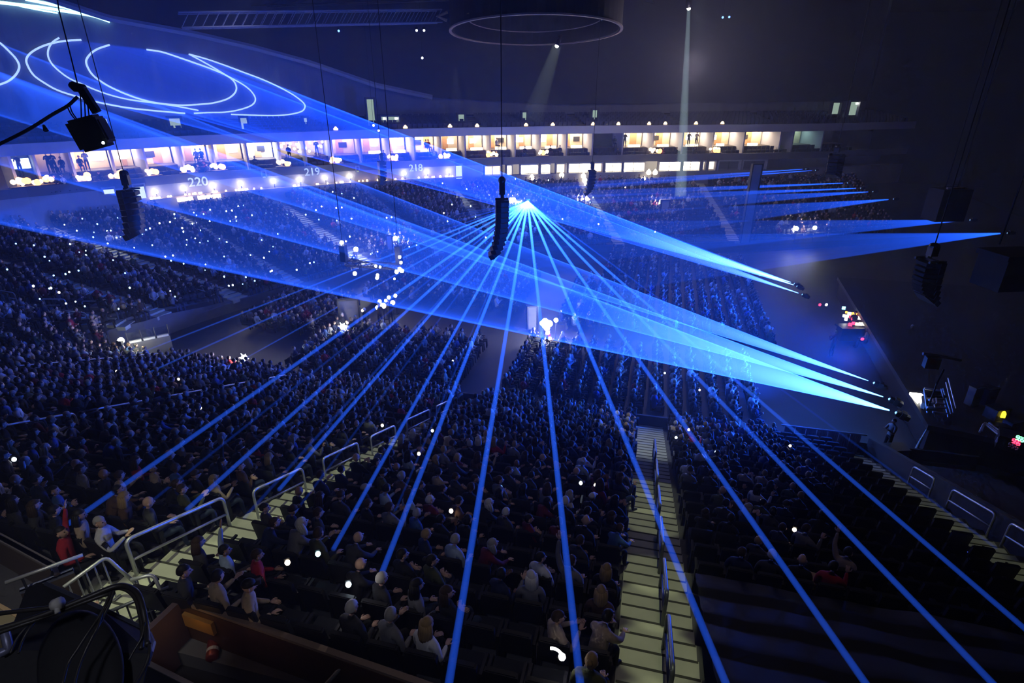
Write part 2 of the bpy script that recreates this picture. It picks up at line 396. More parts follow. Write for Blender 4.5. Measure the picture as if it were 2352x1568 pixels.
# dark sheet added before the curtain where it lies in shade: its lower edge slopes down to the right, with a pale header along it
HL = lambda x: float(np.interp(x, [-60, 60, 250, 442, 578, 714, 860, 1000, 1300, 2000], [-60, -20, 42, 77, 108, 145, 195, 225, 240, 232]))
hv, hh = [], []
for x in np.linspace(60, 1990, 90):
    p, s = on_ring(x, HL(x), CO-1.0); a, c = ring(s, CO-1.0), ring(s, CO-.7); hv += [(a.x, a.y, p.z), (a.x, a.y, 26), (c.x, c.y, 26), (c.x, c.y, p.z)]
    if x < 1010: hh.append(Vector((a.x, a.y, p.z)))
n = len(hv)//4-1; b = MB(); b.add(hv, [(4*i+j, 4*i+(j+1) % 4, 4*i+4+(j+1) % 4, 4*i+4+j) for i in range(n) for j in range(4)]+[(0, 3, 2, 1), (4*n, 4*n+1, 4*n+2, 4*n+3)])
tagw(b.build('wall_roof_shade', mat('shade_sheet_dark', (.035, .035, .05), .9)), 'dark sloping sheet added for the shade over the curtain')
b = MB(); b.tube(hh, .30, 6); tagw(b.build('trim_1', mat('header_grey', (.30, .30, .34), .7)), 'pale header along the sloping edge of the shade sheet')
# right side: black wall behind the stage
b = MB(); b.box((46, 40, 13), (.5, 130, 26)); tagw(b.build('wall_stage_back', BLACK), 'black drape wall behind the stage')
b = MB(); b.box((0, -12, 13), (130, .5, 26)); tagw(b.build('wall_near_side', BLACK), 'dark wall behind the near stand')

# haze
hz = MB(); hz.box((-4, 42, 12.6), (100, 100, 25))
hm = bpy.data.materials.new('thin_haze'); hm.use_nodes = True; nt = hm.node_tree; nt.nodes.remove(nt.nodes['Principled BSDF'])
sc_ = nt.nodes.new('ShaderNodeVolumeScatter'); sc_.inputs['Color'].default_value = (.9, .92, 1, 1); sc_.inputs['Density'].default_value = .0026; sc_.inputs['Anisotropy'].default_value = .1
nt.links.new(sc_.outputs[0], nt.nodes['Material Output'].inputs['Volume'])
tag(hz.build('haze', hm), 'thin haze hanging through the whole arena', 'haze', kind='stuff')

# ------------------------------------------------------------------ suites along the ring
SUITES = [(-150, -70, 'bright'), (-70, 22, 'bright'), (26, 78, 'tv'), (80, 165, 'dim'), (165, 252, 'bright'), (255, 333, 'bright'), (336, 416, 'bright'), (419, 488, 'people'), (491, 564, 'bright'), (567, 640, 'white'),
          (643, 703, 'bulbs'), (703, 765, 'bulbs'), (766, 830, 'mid'), (831, 893, 'mid'), (896, 954, 'bright'), (957, 1014, 'bright'), (1016, 1071, 'mid'), (1073, 1129, 'bright'), (1131, 1187, 'bright'),
          (1189, 1245, 'bright'), (1247, 1307, 'bright'), (1309, 1367, 'bright'), (1369, 1437, 'dark'), (1439, 1508, 'bright'), (1510, 1577, 'bright'), (1579, 1648, 'bright'), (1650, 1721, 'bright'),
          (1723, 1806, 'bright'), (1808, 1836, 'dark'), (1838, 1905, 'teal'), (1908, 1985, 'dark')]
fas = lambda x: float(np.interp(x, [-150, 0, 200, 400, 600, 800, 1000, 1200, 1400, 1600, 1800, 2000], [368, 358, 346, 335, 326, 318, 312, 308, 305, 303, 301, 297]))
PANELS = {'bright': glow('suite_panel_bright', (1, .80, .56), 22, True), 'white': glow('suite_panel_white', (.95, 1, 1), 45, True), 'mid': glow('suite_panel_mid', (1, .74, .48), 11, True),
          'dim': glow('suite_panel_dim', (1, .7, .5), 4, True), 'people': glow('suite_panel_people', (1, .78, .6), 16, True), 'bulbs': glow('suite_panel_bulbs', (1, .7, .5), 1.6, True),
          'tv': glow('suite_panel_off', (.6, .65, 1), .4, True), 'dark': glow('suite_panel_dark', (.7, .7, 1), .35, True), 'teal': glow('suite_panel_teal', (.55, .95, .85), 4, True)}
WALLB = mat('suite_beige', (.62, .50, .36), .8, var=.1, scale=2); WOODP = mat('suite_wood_panel', (.42, .22, .10), .6, var=.3, scale=4)
DIV = mat('divider_grey', (.42, .42, .48), .7); TVW = glow('suite_screen', (.9, .97, 1), 5); COUNT = mat('counter_dark', (.06, .05, .05), .5)
SPH = {}
def bulb(mk, r=.12):
    if (mk.name, r) not in SPH:
        b = MB(); b.ball((0, 0, 0), r, 8, 6); SPH[(mk.name, r)] = b.mesh('bulb', mk, True)
    return SPH[(mk.name, r)]
def ring_box(b, s0, s1, o0, o1, z0, z1, m=0):
    a, c, d, e = ring(s0, o0), ring(s1, o0), ring(s1, o1), ring(s0, o1)
    b.prism([(p.x, p.y, z0) for p in (a, c, d, e)], (0, 0, z1-z0), m)
seatsuite = None
WORDS = {'bright': 'warmly lit', 'white': 'blinding white lit', 'mid': 'softly lit', 'dim': 'dim', 'people': 'crowded bright', 'bulbs': 'dark bulb-lit', 'tv': 'dark, screen-lit', 'dark': 'unlit', 'teal': 'pale teal lit'}
cnt = {}
suite_people = []
for i, (x0, x1, kd) in enumerate(SUITES):
    if x0 < -60:   # outside the frame on the near left: kept as a continuation of the row
        s1 = ring_s(-68, fas(0)); s0 = s1-4.2
    else:
        s0, s1 = ring_s(x0, fas(x0)), ring_s(x1, fas(x1))
    sm = (s0+s1)/2; w = s1-s0
    cnt[kd] = cnt.get(kd, 0)+1
    su = thing('suite', f'{WORDS[kd]} suite, number {num(i+1)} along the suite row from the left end', 'suite', ring(sm, 0, 7.1))
    inv = Matrix.Translation(-ring(sm, 0, 7.1))
    def part(b, name, m, smooth=False, par=su):
        o = b.build(name, m, par, smooth)
        if par is su: o.matrix_parent_inverse = inv
        return o
    b = MB(); ring_box(b, s0-.16, s0+.02, .9, 5.5, 7.2, 10.2); part(b, 'divider', DIV)
    b = MB(); ring_box(b, s0+.04, s1-.18, 4.6, 4.75, 7.2, 10.2); part(b, 'back_panel', WALLB if kd not in ('tv', 'dark') else CONC_D)
    b = MB(); ring_box(b, s0+.04, s1-.18, 2.5, 4.6, 7.2, 8.36); part(b, 'floor_riser', COUNT)
    b = MB(); ring_box(b, s0+.25, s1-.35, 3.2, 4.4, 10.08, 10.18); part(b, 'light_panel', PANELS[kd])
    if kd in ('bright', 'people', 'white', 'mid'):
        rr = random.Random(i); f = rr.uniform(.1, .55)
        b = MB(); ring_box(b, s0+.1+f*w, s0+.1+(f+.22)*w, 4.5, 4.6, 8.4, 10.1); part(b, 'wood_panel', WOODP)
        f = .75-f; b = MB(); ring_box(b, s0+f*w, s0+f*w+.75, 4.48, 4.6, 9.0, 9.55); part(b, 'wall_screen', TVW if i % 3 else STEEL_D)
        if i > 12:
            b = MB(); ring_box(b, s0+.35*w, s0+.35*w+rr.uniform(.8, 1.5), 2.75, 3.1, 8.36, 8.62); part(b, 'counter_lamp', glow('counter_glow', (1, .85, .55), 9))
    if kd == 'tv':
        b = MB(); ring_box(b, sm-.5, sm+.45, 3.0, 3.1, 8.9, 9.7); part(b, 'wall_screen', glow('blue_screen', (.75, .95, 1), 3))
    if kd == 'bulbs':
        rr = random.Random(40+i)
        for q in range(9):
            o = link('bulb', bulb(WARMB if q % 3 else WHITEL, .13), su); o.location = ring(s0+rr.uniform(.3, w-.3), rr.uniform(2.6, 4), rr.uniform(8.7, 9.8)); o.matrix_parent_inverse = inv
    b = MB()
    for q in range(2):                                   # two rows of balcony seats
        n = int((w-.5)/.62)
        for j in range(n):
            s = s0+.35+j*.62; ring_box(b, s, s+.5, .5+q*.95, .62+q*.95, 7.2+q*.35, 8.05+q*.35); ring_box(b, s, s+.5, .12+q*.95, .5+q*.95, 7.45+q*.35, 7.6+q*.35)
    part(b, 'balcony_seats', SEATP); su.children[-1]['kind'] = 'stuff'
    b = MB(); ring_box(b, s0, s1-.16, 1.35, 2.4, 7.12, 7.45); part(b, 'balcony_step', CONC_D)
    if kd != 'dark' and (i % 2 == 0 or i < 9):            # lamps on the drink rail at the foot of the divider
        rr = random.Random(90+i)
        t = link('rail_table', (lambda q: (ring_box(q, s0-.75, s0+.75, -.2, .35, 7.76, 7.84), q)[1])(MB()).mesh('rail_table', COUNT), su); t.matrix_parent_inverse = inv
        for q in range(7):
            o = link('rail_lamp', bulb((WARM, WARMB, glow('amber_lamp', (1, .45, .12), 5))[q % 3], (.2, .15, .26)[q % 3]), t)
            o.location = ring(s0+rr.uniform(-.65, .65), rr.uniform(-.1, .3), rr.uniform(8.0, 8.35))
    if kd in ('people', 'dim') or rnd.random() < .45:
        for q in range(9 if kd in ('people', 'dim') else rnd.randint(1, 3)):
            s = rnd.uniform(s0+.3, s1-.4); suite_people.append((s, rnd.choice((.3, 1.3, 2.65)), kd))

# concourse lamps on the counter below the number band
def lampz(x): return float(np.interp(x, [300, 362, 427, 493, 555, 630, 690, 748, 805, 930, 1032, 1100], [462, 456, 447, 439, 431, 423, 418, 412, 409, 404, 403, 403]))
cb = ring_wall('drink_counter', -.75, 5.75, 5.86, .45, mat('counter_pale', (.5, .42, .30), .6), ring_s(345, 470), ring_s(1060, 405)); tag(cb, 'long pale drink counter under the section number wall', 'counter')
for k, x in enumerate([362, 427, 493, 555, 630, 690, 748, 805, 930, 982, 1032]):
    p, s = on_ring(x, lampz(x), -.5); p = ring(s, -.5, 6.45)
    t = thing('counter_lamp', f'round warm lamp on the drink counter, {ORD[k]} from its left end', 'lamp', p-Vector((0, 0, .59)), group='round lamps on the drink counter')
    b = MB(); b.tube([(0, 0, 0), (0, 0, .5)], .03, 6); b.build('stem', STEEL_D, t); b = MB(); b.ball((0, 0, .62), .19, 10, 8); b.build('globe', glow('globe_lamp', (1, .9, .66), 22), t, True)
rr = random.Random(5); TEAL = []
for k in range(60):
    x = rr.uniform(345, 1050); s = ring_s(x, lampz(x)+10); p = ring(s, -.55, 5.95)
    o = link('tealight', bulb(WARM if k % 3 else WARMB, .085 if k % 4 else .12)); o.location = p
    TEAL.append((x, o))
for k, (x, o) in enumerate(sorted(TEAL, key=lambda q: q[0])): tag(o, f'small warm tealight on the long pale drink counter, number {num(k+1)} from its left end', 'tealight', 'tealights on the drink counter')
for y0, s0x, s1x, lab in ((447, 398, 436, 'first'), (440, 447, 502, 'second')):
    s0, s1 = ring_s(s0x, y0), ring_s(s1x, y0); b = MB(); ring_box(b, s0, s1, -.98, -.8, 5.42, 5.74); tag(b.build('light_strip', glow('strip_warm', (1, .80, .5), 6)), f'warm light strip under the drink counter, {lab} from its left end', 'light')
# section numbers
WHITE_T = mat('painted_number', (.80, .88, .84), .6)
for txt, x, y, sz in (('220', 455, 418, 1.15), ('219', 717, 395, 1.05), ('218', 955, 386, 1.05)):
    p, s = on_ring(x, y, -.25); c = bpy.data.curves.new('section_number', 'FONT'); c.body = txt; c.size = sz; c.extrude = .03; c.align_x = 'CENTER'; c.align_y = 'CENTER'; c.offset = .012
    c.materials.append(WHITE_T); o = bpy.data.objects.new('tmp', c); col.objects.link(o); me = bpy.data.meshes.new_from_object(o.evaluated_get(bpy.context.evaluated_depsgraph_get())); bpy.data.objects.remove(o); o = link('section_number', me); t = ring(s+.3)-ring(s-.3); o.location = ring(s, -.28, p.z); light('POINT', 'number_light', ring(s, -1.3, p.z+.3), (.85, 1, .93), 26, shadow_soft_size=.1); o.rotation_euler = (R(90), 0, math.atan2(t.y, t.x))
    tag(o, f"pale section number on the grey concrete band, {dict([('220', 'leftmost'), ('219', 'middle'), ('218', 'rightmost')])[txt]} of three, reading {txt}", 'sign')
# lit doorways in the number wall
PALE = glow('doorway_glow', (.72, .86, .70), 1.1); PALE2 = glow('doorway_glow_dim', (.62, .74, .62), .6)
def doorway(x0, x1, y0, y1, m, lab, off=-.2):
    s0, s1 = ring_s(x0, (y0+y1)/2), ring_s(x1, (y0+y1)/2); p0, _ = on_ring((x0+x1)/2, y0, off); p1, _ = on_ring((x0+x1)/2, y1, off)
    t = thing('lit_doorway', lab, 'doorway'); sm = (s0+s1)/2; t.location = ring(sm, off, p1.z); inv = Matrix.Translation(-t.location)
    b = MB(); ring_box(b, s0, s1, off, off+.06, p1.z, p0.z); o = b.build('opening', m, t); o.matrix_parent_inverse = inv
    b = MB(); ring_box(b, s0-.12, s0, off-.12, off+.1, p1.z, p0.z+.1); ring_box(b, s1, s1+.12, off-.12, off+.1, p1.z, p0.z+.1); ring_box(b, s0-.12, s1+.12, off-.12, off+.1, p0.z, p0.z+.12); o = b.build('frame', WALLG, t); o.matrix_parent_inverse = inv
doorway(309, 332, 424, 456, PALE, 'pale lit doorway beside the number wall, left of the 220')
doorway(237, 262, 432, 445, PALE, 'low pale lit opening behind the hanging speaker column')
doorway(1046, 1060, 378, 410, PALE, 'tall pale lit doorway at the end of the number wall')
doorway(602, 609, 394, 408, PALE2, 'narrow pale lit doorway between the numbers 220 and 219')
doorway(818, 823, 383, 395, PALE2, 'narrow pale lit slot between the numbers 219 and 218')
# club windows under the far suites
CW = [(1112, 1152, 'a'), (1163, 1177, 'b'), (1195, 1237, 'b'), (1241, 1265, 'b'), (1277, 1300, 'a'), (1305, 1358, 'b'), (1363, 1385, 'a'), (1389, 1428, 'b'), (1431, 1481, 'b'), (1512, 1563, 'b'), (1567, 1607, 'b'), (1612, 1621, 'a'), (1625, 1644, 'a'), (1648, 1700, 'c'), (1704, 1760, 'c')]
CG = {'a': glow('club_glow_soft', (1, .78, .55), 2.2), 'b': glow('club_glow_bright', (1, .86, .62), 13), 'c': CONC_D}
for k, (x0, x1, q) in enumerate(CW):
    s0, s1 = ring_s(x0, 388), ring_s(x1, 388); t = thing('club_window', f"{ {'a': 'softly lit', 'b': 'bright warm', 'c': 'dark'}[q]} club window, {ORD[k]} from the left in the far wall", 'window', ring((s0+s1)/2, 0, 5.75)); inv = Matrix.Translation(-t.location)
    def cp(b, n, m):
        o = b.build(n, m, t); o.matrix_parent_inverse = inv
    b = MB(); ring_box(b, s0+.1, s1-.1, .45, .55, 5.82, 6.78); cp(b, 'lit_panel', CG[q])
    b = MB(); ring_box(b, s0, s0+.09, -.1, .6, 5.75, 6.9); ring_box(b, s1-.09, s1, -.1, .6, 5.75, 6.9); ring_box(b, s0, s1, -.1, .6, 6.8, 6.95); cp(b, 'frame', WALLG)
    if x1-x0 > 30:
        b = MB(); sm = (s0+s1)/2; ring_box(b, sm-.03, sm+.03, .2, .3, 5.8, 6.8); cp(b, 'mullion', STEEL_D)
for k, (x, y) in enumerate([(1222, 408), (1230, 420), (1224, 425), (1343, 414), (1347, 422), (1478, 412), (1484, 420), (1497, 421), (1290, 402), (1340, 404), (1490, 396), (1505, 396)]):
    p, s = on_ring(x, y, -.55); b = MB(); b.ball((0, 0, 0), .3, 8, 6); b.ball((0, 0, .32), .1, 6, 4); o = b.build('table_lamp', glow('club_table_lamp', (1, .85, .58), 7), None, True, p)
    tag(o, f'round warm lamp below the far club windows, {ORD[k]} of the lamps there', 'lamp', 'lamps below the club windows')
# small lamps on top of the fascia
for k, x in enumerate([770, 930, 1033, 1095, 1207, 1268, 1360, 1418, 1488, 1595, 1655, 1525]):
    s = ring_s(x, 297); b = MB(); b.box((0, 0, 0), (.42, .2, .16)); b.ball((0, 0, .1), .16, 8, 5); o = b.build('deck_lamp', glow('deck_lamp_amber', (1, .68, .36), 3.5), None, True, ring(s, -.25, 11.22))
    tag(o, f'small amber lamp on top of the fascia, {ORD[k]} from the left', 'lamp', 'amber lamps on the fascia')
# green-white lit portals in the upper curtain
PO = 3.2
for k, (x0, x1, y0, y1) in enumerate([(217, 246, 273, 305), (388, 414, 272, 305), (552, 567, 271, 299), (698, 706, 271, 296), (846, 862, 228, 290), (876, 888, 268, 296), (892, 916, 268, 292), (1053, 1067, 263, 290), (1200, 1210, 258, 285), (1360, 1372, 253, 280), (1906, 1925, 236, 262), (1945, 1966, 234, 268)]):
    s0, s1 = ring_s(x0, 275, PO-.6), ring_s(x1, 275, PO-.6); p0, s = on_ring((x0+x1)/2, y0, PO-.6); p1, _ = on_ring((x0+x1)/2, y1, PO-.6)
    t = thing('deck_portal', f'pale green lit portal in the dark upper curtain, {ORD[k]} from the left', 'portal', ring(s, PO-.6, p1.z)); inv = Matrix.Translation(-t.location)
    def pp(b, n, m):
        o = b.build(n, m, t); o.matrix_parent_inverse = inv
    b = MB(); ring_box(b, s0, s1, PO-.3, PO-.24, p1.z, p0.z); pp(b, 'lit_opening', glow('portal_green_dim', (.55, .75, .62), .55 if k < 4 or k in (4, 5, 8) else .28))
    b = MB(); ring_box(b, s0-.15, s0, PO-.7, PO-.2, p1.z, p0.z); ring_box(b, s1, s1+.15, PO-.7, PO-.2, p1.z, p0.z); ring_box(b, s0-.15, s1+.15, PO-.7, PO-.2, p0.z, p0.z+.2); pp(b, 'frame', CONC_D)
    if k in (5, 6, 11):
        b = MB(); ring_box(b, s1-.35, s1-.1, PO-.4, PO-.3, p0.z-.3, p0.z-.1); pp(b, 'lamp', WHITEL)

# ------------------------------------------------------------------ portals with white lamps in the far stand, drawn as concrete boxes
def near_surface(px, py, z):  return at_z(px, py, z)
def bowl_hit(px, py, up=0.0):
    r = ray(px, py); best = None
    for s in np.linspace(3, len(BOWL)-1, 180):
        for t in np.linspace(0, 1, 24):
            p = bowl(s, t); p = Vector((p.x, p.y, p.z+up)); q = to_px(p)
            if q is None: continue
            e = (q[0]-px)**2+(q[1]-py)**2
            if best is None or e < best[0]: best = (e, p, s, t)
    return best[1], best[2], best[3]
HALO = glow('portal_lamp', (1, 1, .9), 120)
PORT = [(822, 574, .2, 'white lamp high over the bowl stand, left of the hanging truss'), (910, 545, .2, 'white lamp above a grey portal in the far bowl stand'), (1177, 459, .36, 'big white lamp behind the central speaker column'), (1343, 460, .22, 'white lamp beside a pale panel in the far stand'),
        (1522, 461, .22, 'white lamp over the framed portal in the far stand'), (1832, 538, .2, 'white lamp in the dark beside the lower right laser fan'), (1881, 579, .19, 'white lamp just below the lowest right laser fan')]
for x, y, r_, lab in PORT:
    p, s, t_ = bowl_hit(x, y, 1.2)
    t = thing('portal_lamp', lab, 'lamp', p)
    c = bowl(s, 1)-bowl(s, 0); rz = math.atan2(c.y, c.x)+math.pi/2
    b = MB(); b.ball((0, 0, 0), r_, 10, 8); b.build('bulb', HALO, t, True)
    b = MB(); b.tube([(0, 0, -.15), (0, 0, -1.4)], .05, 6); b.box((0, 0, -.2), (.3, .3, .08)); b.build('post', STEEL_D, t)
    light('POINT', 'portal_light', p+Vector((0, 0, .0))-c.normalized()*.5, (1, 1, .92), (70 if x < 1800 else 14) if r_ < .3 else 140, shadow_soft_size=.25)
for x0, x1, y0, y1, lab in ((895, 905, 548, 600, 'narrow grey concrete portal under the white lamp'), (1512, 1530, 467, 505, 'framed pale portal under its white lamp in the far stand'), (1322, 1332, 458, 475, 'small pale panel beside a white lamp in the far stand'), (1182, 1202, 458, 482, 'tilted pale panel beside the big white lamp'),
                            (1700, 1722, 430, 590, 'tall pale banner strip among the right laser fans'), (786, 826, 690, 750, 'pale lit column at the corner portal by the desk lamps'), (1212, 1232, 705, 755, 'pale lit pillar beside the cluster of white desk lamps')):
    if y0 > 650: pb = at_z((x0+x1)/2, y1, .05)
    else: pb, _, _ = bowl_hit((x0+x1)/2, y1)
    q = to_px(pb); sc = q[2]/FPX; w = (x1-x0)*sc; h = (y1-y0)*sc/.93
    t = thing('portal_pillar', lab, 'pillar', pb, YAW+.25)
    b = MB(); b.box((0, 0, h/2), (w, .12, h)); b.build('face', WALLG if y0 < 650 else mat('pillar_grey', (.16, .16, .17), .8), t)
    b = MB(); b.box((-w/2-.05, 0, h/2), (.1, .3, h)); b.box((w/2+.05, 0, h/2), (.1, .3, h)); b.box((0, 0, h+.05), (w+.2, .3, .1)); b.build('frame', STEEL_D, t)

# ------------------------------------------------------------------ lasers: light in the haze as emitting volumes
def unit_beam(r1):
    b = MB(); n = 10
    b.tube([(0, 0, 0), (0, 0, .25), (0, 0, .5), (0, 0, .75), (0, 0, 1)], [1+(r1-1)*k/4 for k in range(5)], n); return b
BEAMM = beam_mat('star_beam_light', (.020, .12, 1.0), 125.0, fall=1.45, base=.045, end=.008)
BEAMF = beam_mat('star_beam_light_faint', (.012, .10, 1.0), 34.0, fall=1.4, base=.045, end=.010)
UB = unit_beam(.45).mesh('beam', BEAMM, True, True); UBF = unit_beam(.45).mesh('beam', BEAMF, True, True)
def beam(parent, a, b, r, me, name='beam'):
    o = link(name, me, parent); d = Vector(b)-Vector(a)
    o.matrix_parent_inverse = Matrix.Translation(-parent.location)
    o.location = a; o.rotation_mode = 'QUATERNION'; o.rotation_quaternion = d.to_track_quat('Z', 'Y'); o.scale = (r, r, d.length); return o
def projector(p, lab, d, s=.35):
    t = thing('laser_projector', lab, 'laser', p)
    q = Vector(d).to_track_quat('Y', 'Z').to_matrix()
    b = MB(); b.box(q @ Vector((0, -.62*s/.35, 0)), (s*1.2, s*2.6, s), q); b.build('housing', BLACKG, t)
    b = MB(); b.box(q @ Vector((-s*.7, -.62*s/.35, s*.1)), (.03, .2, s*1.4), q); b.box(q @ Vector((s*.7, -.62*s/.35, s*.1)), (.03, .2, s*1.4), q); b.box(q @ Vector((0, -.62*s/.35, s*.8)), (s*1.45, .2, .03), q); b.build('yoke', STEEL_D, t)
    b = MB(); b.ball(q @ Vector((0, -.1, 0)), s*.25, 10, 6); b.build('lens', glow('laser_lens', (.2, .5, 1), 3), t, True)
    return t
pA, sA, tA = bowl_hit(1212, 470, 1.3); pA = EYE+ray(1212, 463)*((pA-EYE).length/ray(1212, 463).length)
star = projector(pA, 'laser projector on the far stand with a star of blue beams', Vector((0, -1, -.3)), .4)
# beams that end on the near stand or run past the frame: end pixels, radius factor, faint
ENDS = [(289, 823, 1.0, 0), (331, 860, 1.0, 0), (561, 824, 1.0, 0), (139, 1215, 1.2, 0), (330, 1165, .8, 1), (428, 1171, 1.2, 0), (560, 1190, .9, 1), (640, 1125, 1.2, 0), (700, 1060, .8, 1), (660, 1200, .7, 1), (765, 1262, 1.1, 0), (800, 1200, .6, 1),
        (868, 1338, 1.25, 0), (905, 1180, .7, 1), (1026, 1600, 1.3, 0), (1336, 1600, 1.3, 0), (1680, 1600, 1.3, 0), (2010, 1600, 1.25, 0), (2310, 1600, 1.2, 0), (2420, 1500, 1.1, 0), (2290, 1260, .8, 1), (450, 722, .7, 1), (400, 690, .6, 1), (520, 640, .5, 1), (600, 600, .45, 1), (640, 578, .45, 1), (700, 560, .4, 1), (735, 545, .4, 1), (780, 535, .4, 1)]
for x, y, k, f in ENDS:
    e = at_stand(x, y, .9) if y > 800 else (at_z(x, y, 1.2) if y > 700 else bowl_hit(x, y, 1.0)[0])
    beam(star, pA, e, .096*k, UBF if f else UB)
# two lasers hit something bright on the floor by the corner: their glints shaped as glowing stars
for x, y, lab in ((561, 822, 'white sparkle where a laser beam strikes by the corner portal'), (787, 750, 'white sparkle where a laser beam strikes the pale column')):
    b = MB(); b.ball((0, 0, 0), .17, 10, 8)
    for a in range(6):
        an = a*math.pi/3; b.tube([(0, 0, 0), (.3*math.cos(an), 0, .3*math.sin(an))], [.05, .008], 5)
    tag(b.build('laser_sparkle', HALO, None, True, at_z(x, y, 1.2)), lab, 'light')

# tunnel cones of the stage lasers
def cone(parent, apex, loop, mname, col_, strength, base=3.0, thick=.03, fall=1.5, streak=.5, r0=.008, end=0., sc=60):
    """thin shell between the apex and a closed loop of points; local origin at the apex"""
    A = Vector(apex); L = [Vector(p)-A for p in loop]; n = len(L); c = sum(L, Vector())/n
    rings = (.0, .12, .3, .6, 1.0); b = MB(); vs = []
    for k in rings:
        t = r0+(1-r0)*k
        for p in L: vs.append(p*t)
    for k in rings:
        t = r0+(1-r0)*k
        for p in L: vs.append((c+(p-c)*(1-thick*2.2))*t if thick < .4 else c*t)
    m = len(rings); fs = []
    for i in range(m-1):
        for j in range(n):
            j2 = (j+1) % n; fs.append((i*n+j, i*n+j2, (i+1)*n+j2, (i+1)*n+j)); o = m*n
            fs.append((o+i*n+j2, o+i*n+j, o+(i+1)*n+j, o+(i+1)*n+j2))
    o = m*n
    for j in range(n):
        j2 = (j+1) % n; fs.append((j2, j, o+j, o+j2)); e = (m-1)*n; fs.append((e+j, e+j2, o+e+j2, o+e+j))
    b.add(vs, fs)
    return link('beam_cone', b.mesh('beam_cone', beam_mat(mname, col_, strength, fall=fall, base=base, end=end, streak=streak, mode='r', sc=sc), False, True), parent)
def core(parent, apex, loop, mname, col_, strength, k=.2, base=1.0, fall=3.0):
    A = Vector(apex); L = [(Vector(p)-A)*k for p in loop]; n = len(L); c = sum(L, Vector())/n; b = MB(); vs = []
    for q in (.012, .25, .55, 1.0): vs += [c*q+(p-c)*(q*.93+.012) for p in L]
    b.add(vs, [(i*n+j, i*n+(j+1) % n, (i+1)*n+(j+1) % n, (i+1)*n+j) for i in range(3) for j in range(n)]+[tuple(range(n)), tuple(range(3*n, 4*n))])
    return link('beam_core', b.mesh('beam_core', beam_mat(mname, col_, strength, fall=fall, base=base, end=-1.0/(min(p.length for p in L)*.97+base)**fall, mode='r'), False, True), parent)
def cp1(pts): return [(x*.3401, y*.3401) for x, y in pts]
C1 = cp1([(550, 270), (450, 275), (360, 290), (280, 315), (210, 355), (178, 400), (190, 450), (230, 510), (300, 560), (380, 605), (480, 640), (640, 685), (760, 710), (880, 730), (1050, 748), (1250, 765)])
C2 = cp1([(400, 255), (355, 285), (328, 330), (325, 380), (350, 430), (400, 480), (470, 530), (560, 570), (640, 605), (740, 640), (860, 670), (1000, 690), (1150, 710), (1340, 745)])
C3 = cp1([(740, 303), (660, 330), (610, 365), (582, 410), (595, 460), (630, 510), (690, 555), (760, 595), (850, 635), (950, 670), (1060, 695), (1180, 708), (1260, 710), (1365, 703), (1440, 695), (1530, 670), (1580, 635), (1597, 595), (1580, 550), (1530, 510), (1440, 470), (1330, 430), (1200, 385), (1090, 350), (990, 335)])
C4 = cp1([(1275, 365), (1350, 405), (1440, 455), (1540, 515), (1640, 570), (1700, 620), (1725, 670), (1700, 710), (1620, 740), (1520, 757), (1400, 760), (1310, 765)])
C5 = cp1([(1275, 365), (1400, 400), (1530, 445), (1650, 490), (1770, 535), (1880, 585), (1980, 640), (2045, 690), (2060, 720), (2040, 750), (1980, 768), (1900, 778), (1800, 780), (1560, 772)])
E0 = cp1([(-120, 250), (-40, 270), (0, 290), (60, 345), (110, 400), (130, 450), (110, 500), (60, 545), (0, 570), (-60, 585)])
TR = [C1, C2, C3, C4, C5, E0]
TRS = [cp1([(170, -5), (260, 12), (380, 37), (510, 65)]), cp1([(-20, 14), (0, 17), (240, 45), (420, 72), (620, 105), (740, 145)]), cp1([(130, 40), (260, 66), (390, 88)]), cp1([(555, 85), (620, 103), (690, 125)])]
def curt(x, y, d=.22):
    return on_ring(x, y, CO-d)[0]
TL = glow('laser_trace', (.28, .42, 1), 1.9); TLB = glow('laser_trace_hot', (.40, .85, 1), 3.2)  # glowing tubes stand in for laser light falling on the curtain
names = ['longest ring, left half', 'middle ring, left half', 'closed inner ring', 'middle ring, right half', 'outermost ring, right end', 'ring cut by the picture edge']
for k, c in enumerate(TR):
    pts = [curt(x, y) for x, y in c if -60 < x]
    b = MB(); b.tube(smooth_curve(pts, 4), .085 if k in (0, 2, 5) else .075, 6); tag(b.build('laser_ring_tube', TL, None, True), f'blue white laser ring on the dark curtain, {names[k]}', 'laser light')
rb = MB()
for k, c in enumerate(TRS):
    pts = [at_z(x, y, 25.4) if False else curt(x, y) for x, y in c]
    b = MB(); b.tube(smooth_curve(pts, 4), .13 if k < 2 else .07, 6); tag(b.build('laser_streak_tube', TLB, None, True), f"cyan laser streak at the top of the curtain, {['topmost', 'longest', 'thin lower', 'short rightmost'][k]} one", 'laser light')
def loop(pxs, n=64):
    P = [curt(x, y, .4) for x, y in pxs]; P = smooth_curve(P+[P[0]], 4)[:-1]
    return P
def ell_loop(cx, cy, rx, ry, tilt, u, n=56):
    out = []
    for k in range(n):
        a = 2*math.pi*k/n; x, y = rx*math.cos(a), ry*math.sin(a); out.append(at_u(cx+x*math.cos(tilt)-y*math.sin(tilt), cy+x*math.sin(tilt)+y*math.cos(tilt), u))
    return out
LCOL = (.012, .10, 1.0)
AP = [at_z(1822, 650, 1.6), at_z(1828, 656, 1.6), at_z(1840, 675, 1.6)]
BP = [at_z(2003, 877, 1.6), at_z(2038, 914, 1.6), at_z(2053, 945, 1.6)]
labs = ['topmost of the three far stage floor lasers', 'middle one of the three far stage floor lasers', 'lowest of the three far stage floor lasers']
LA = [C1+C4[::-1], C2+C5[::-1], C3]
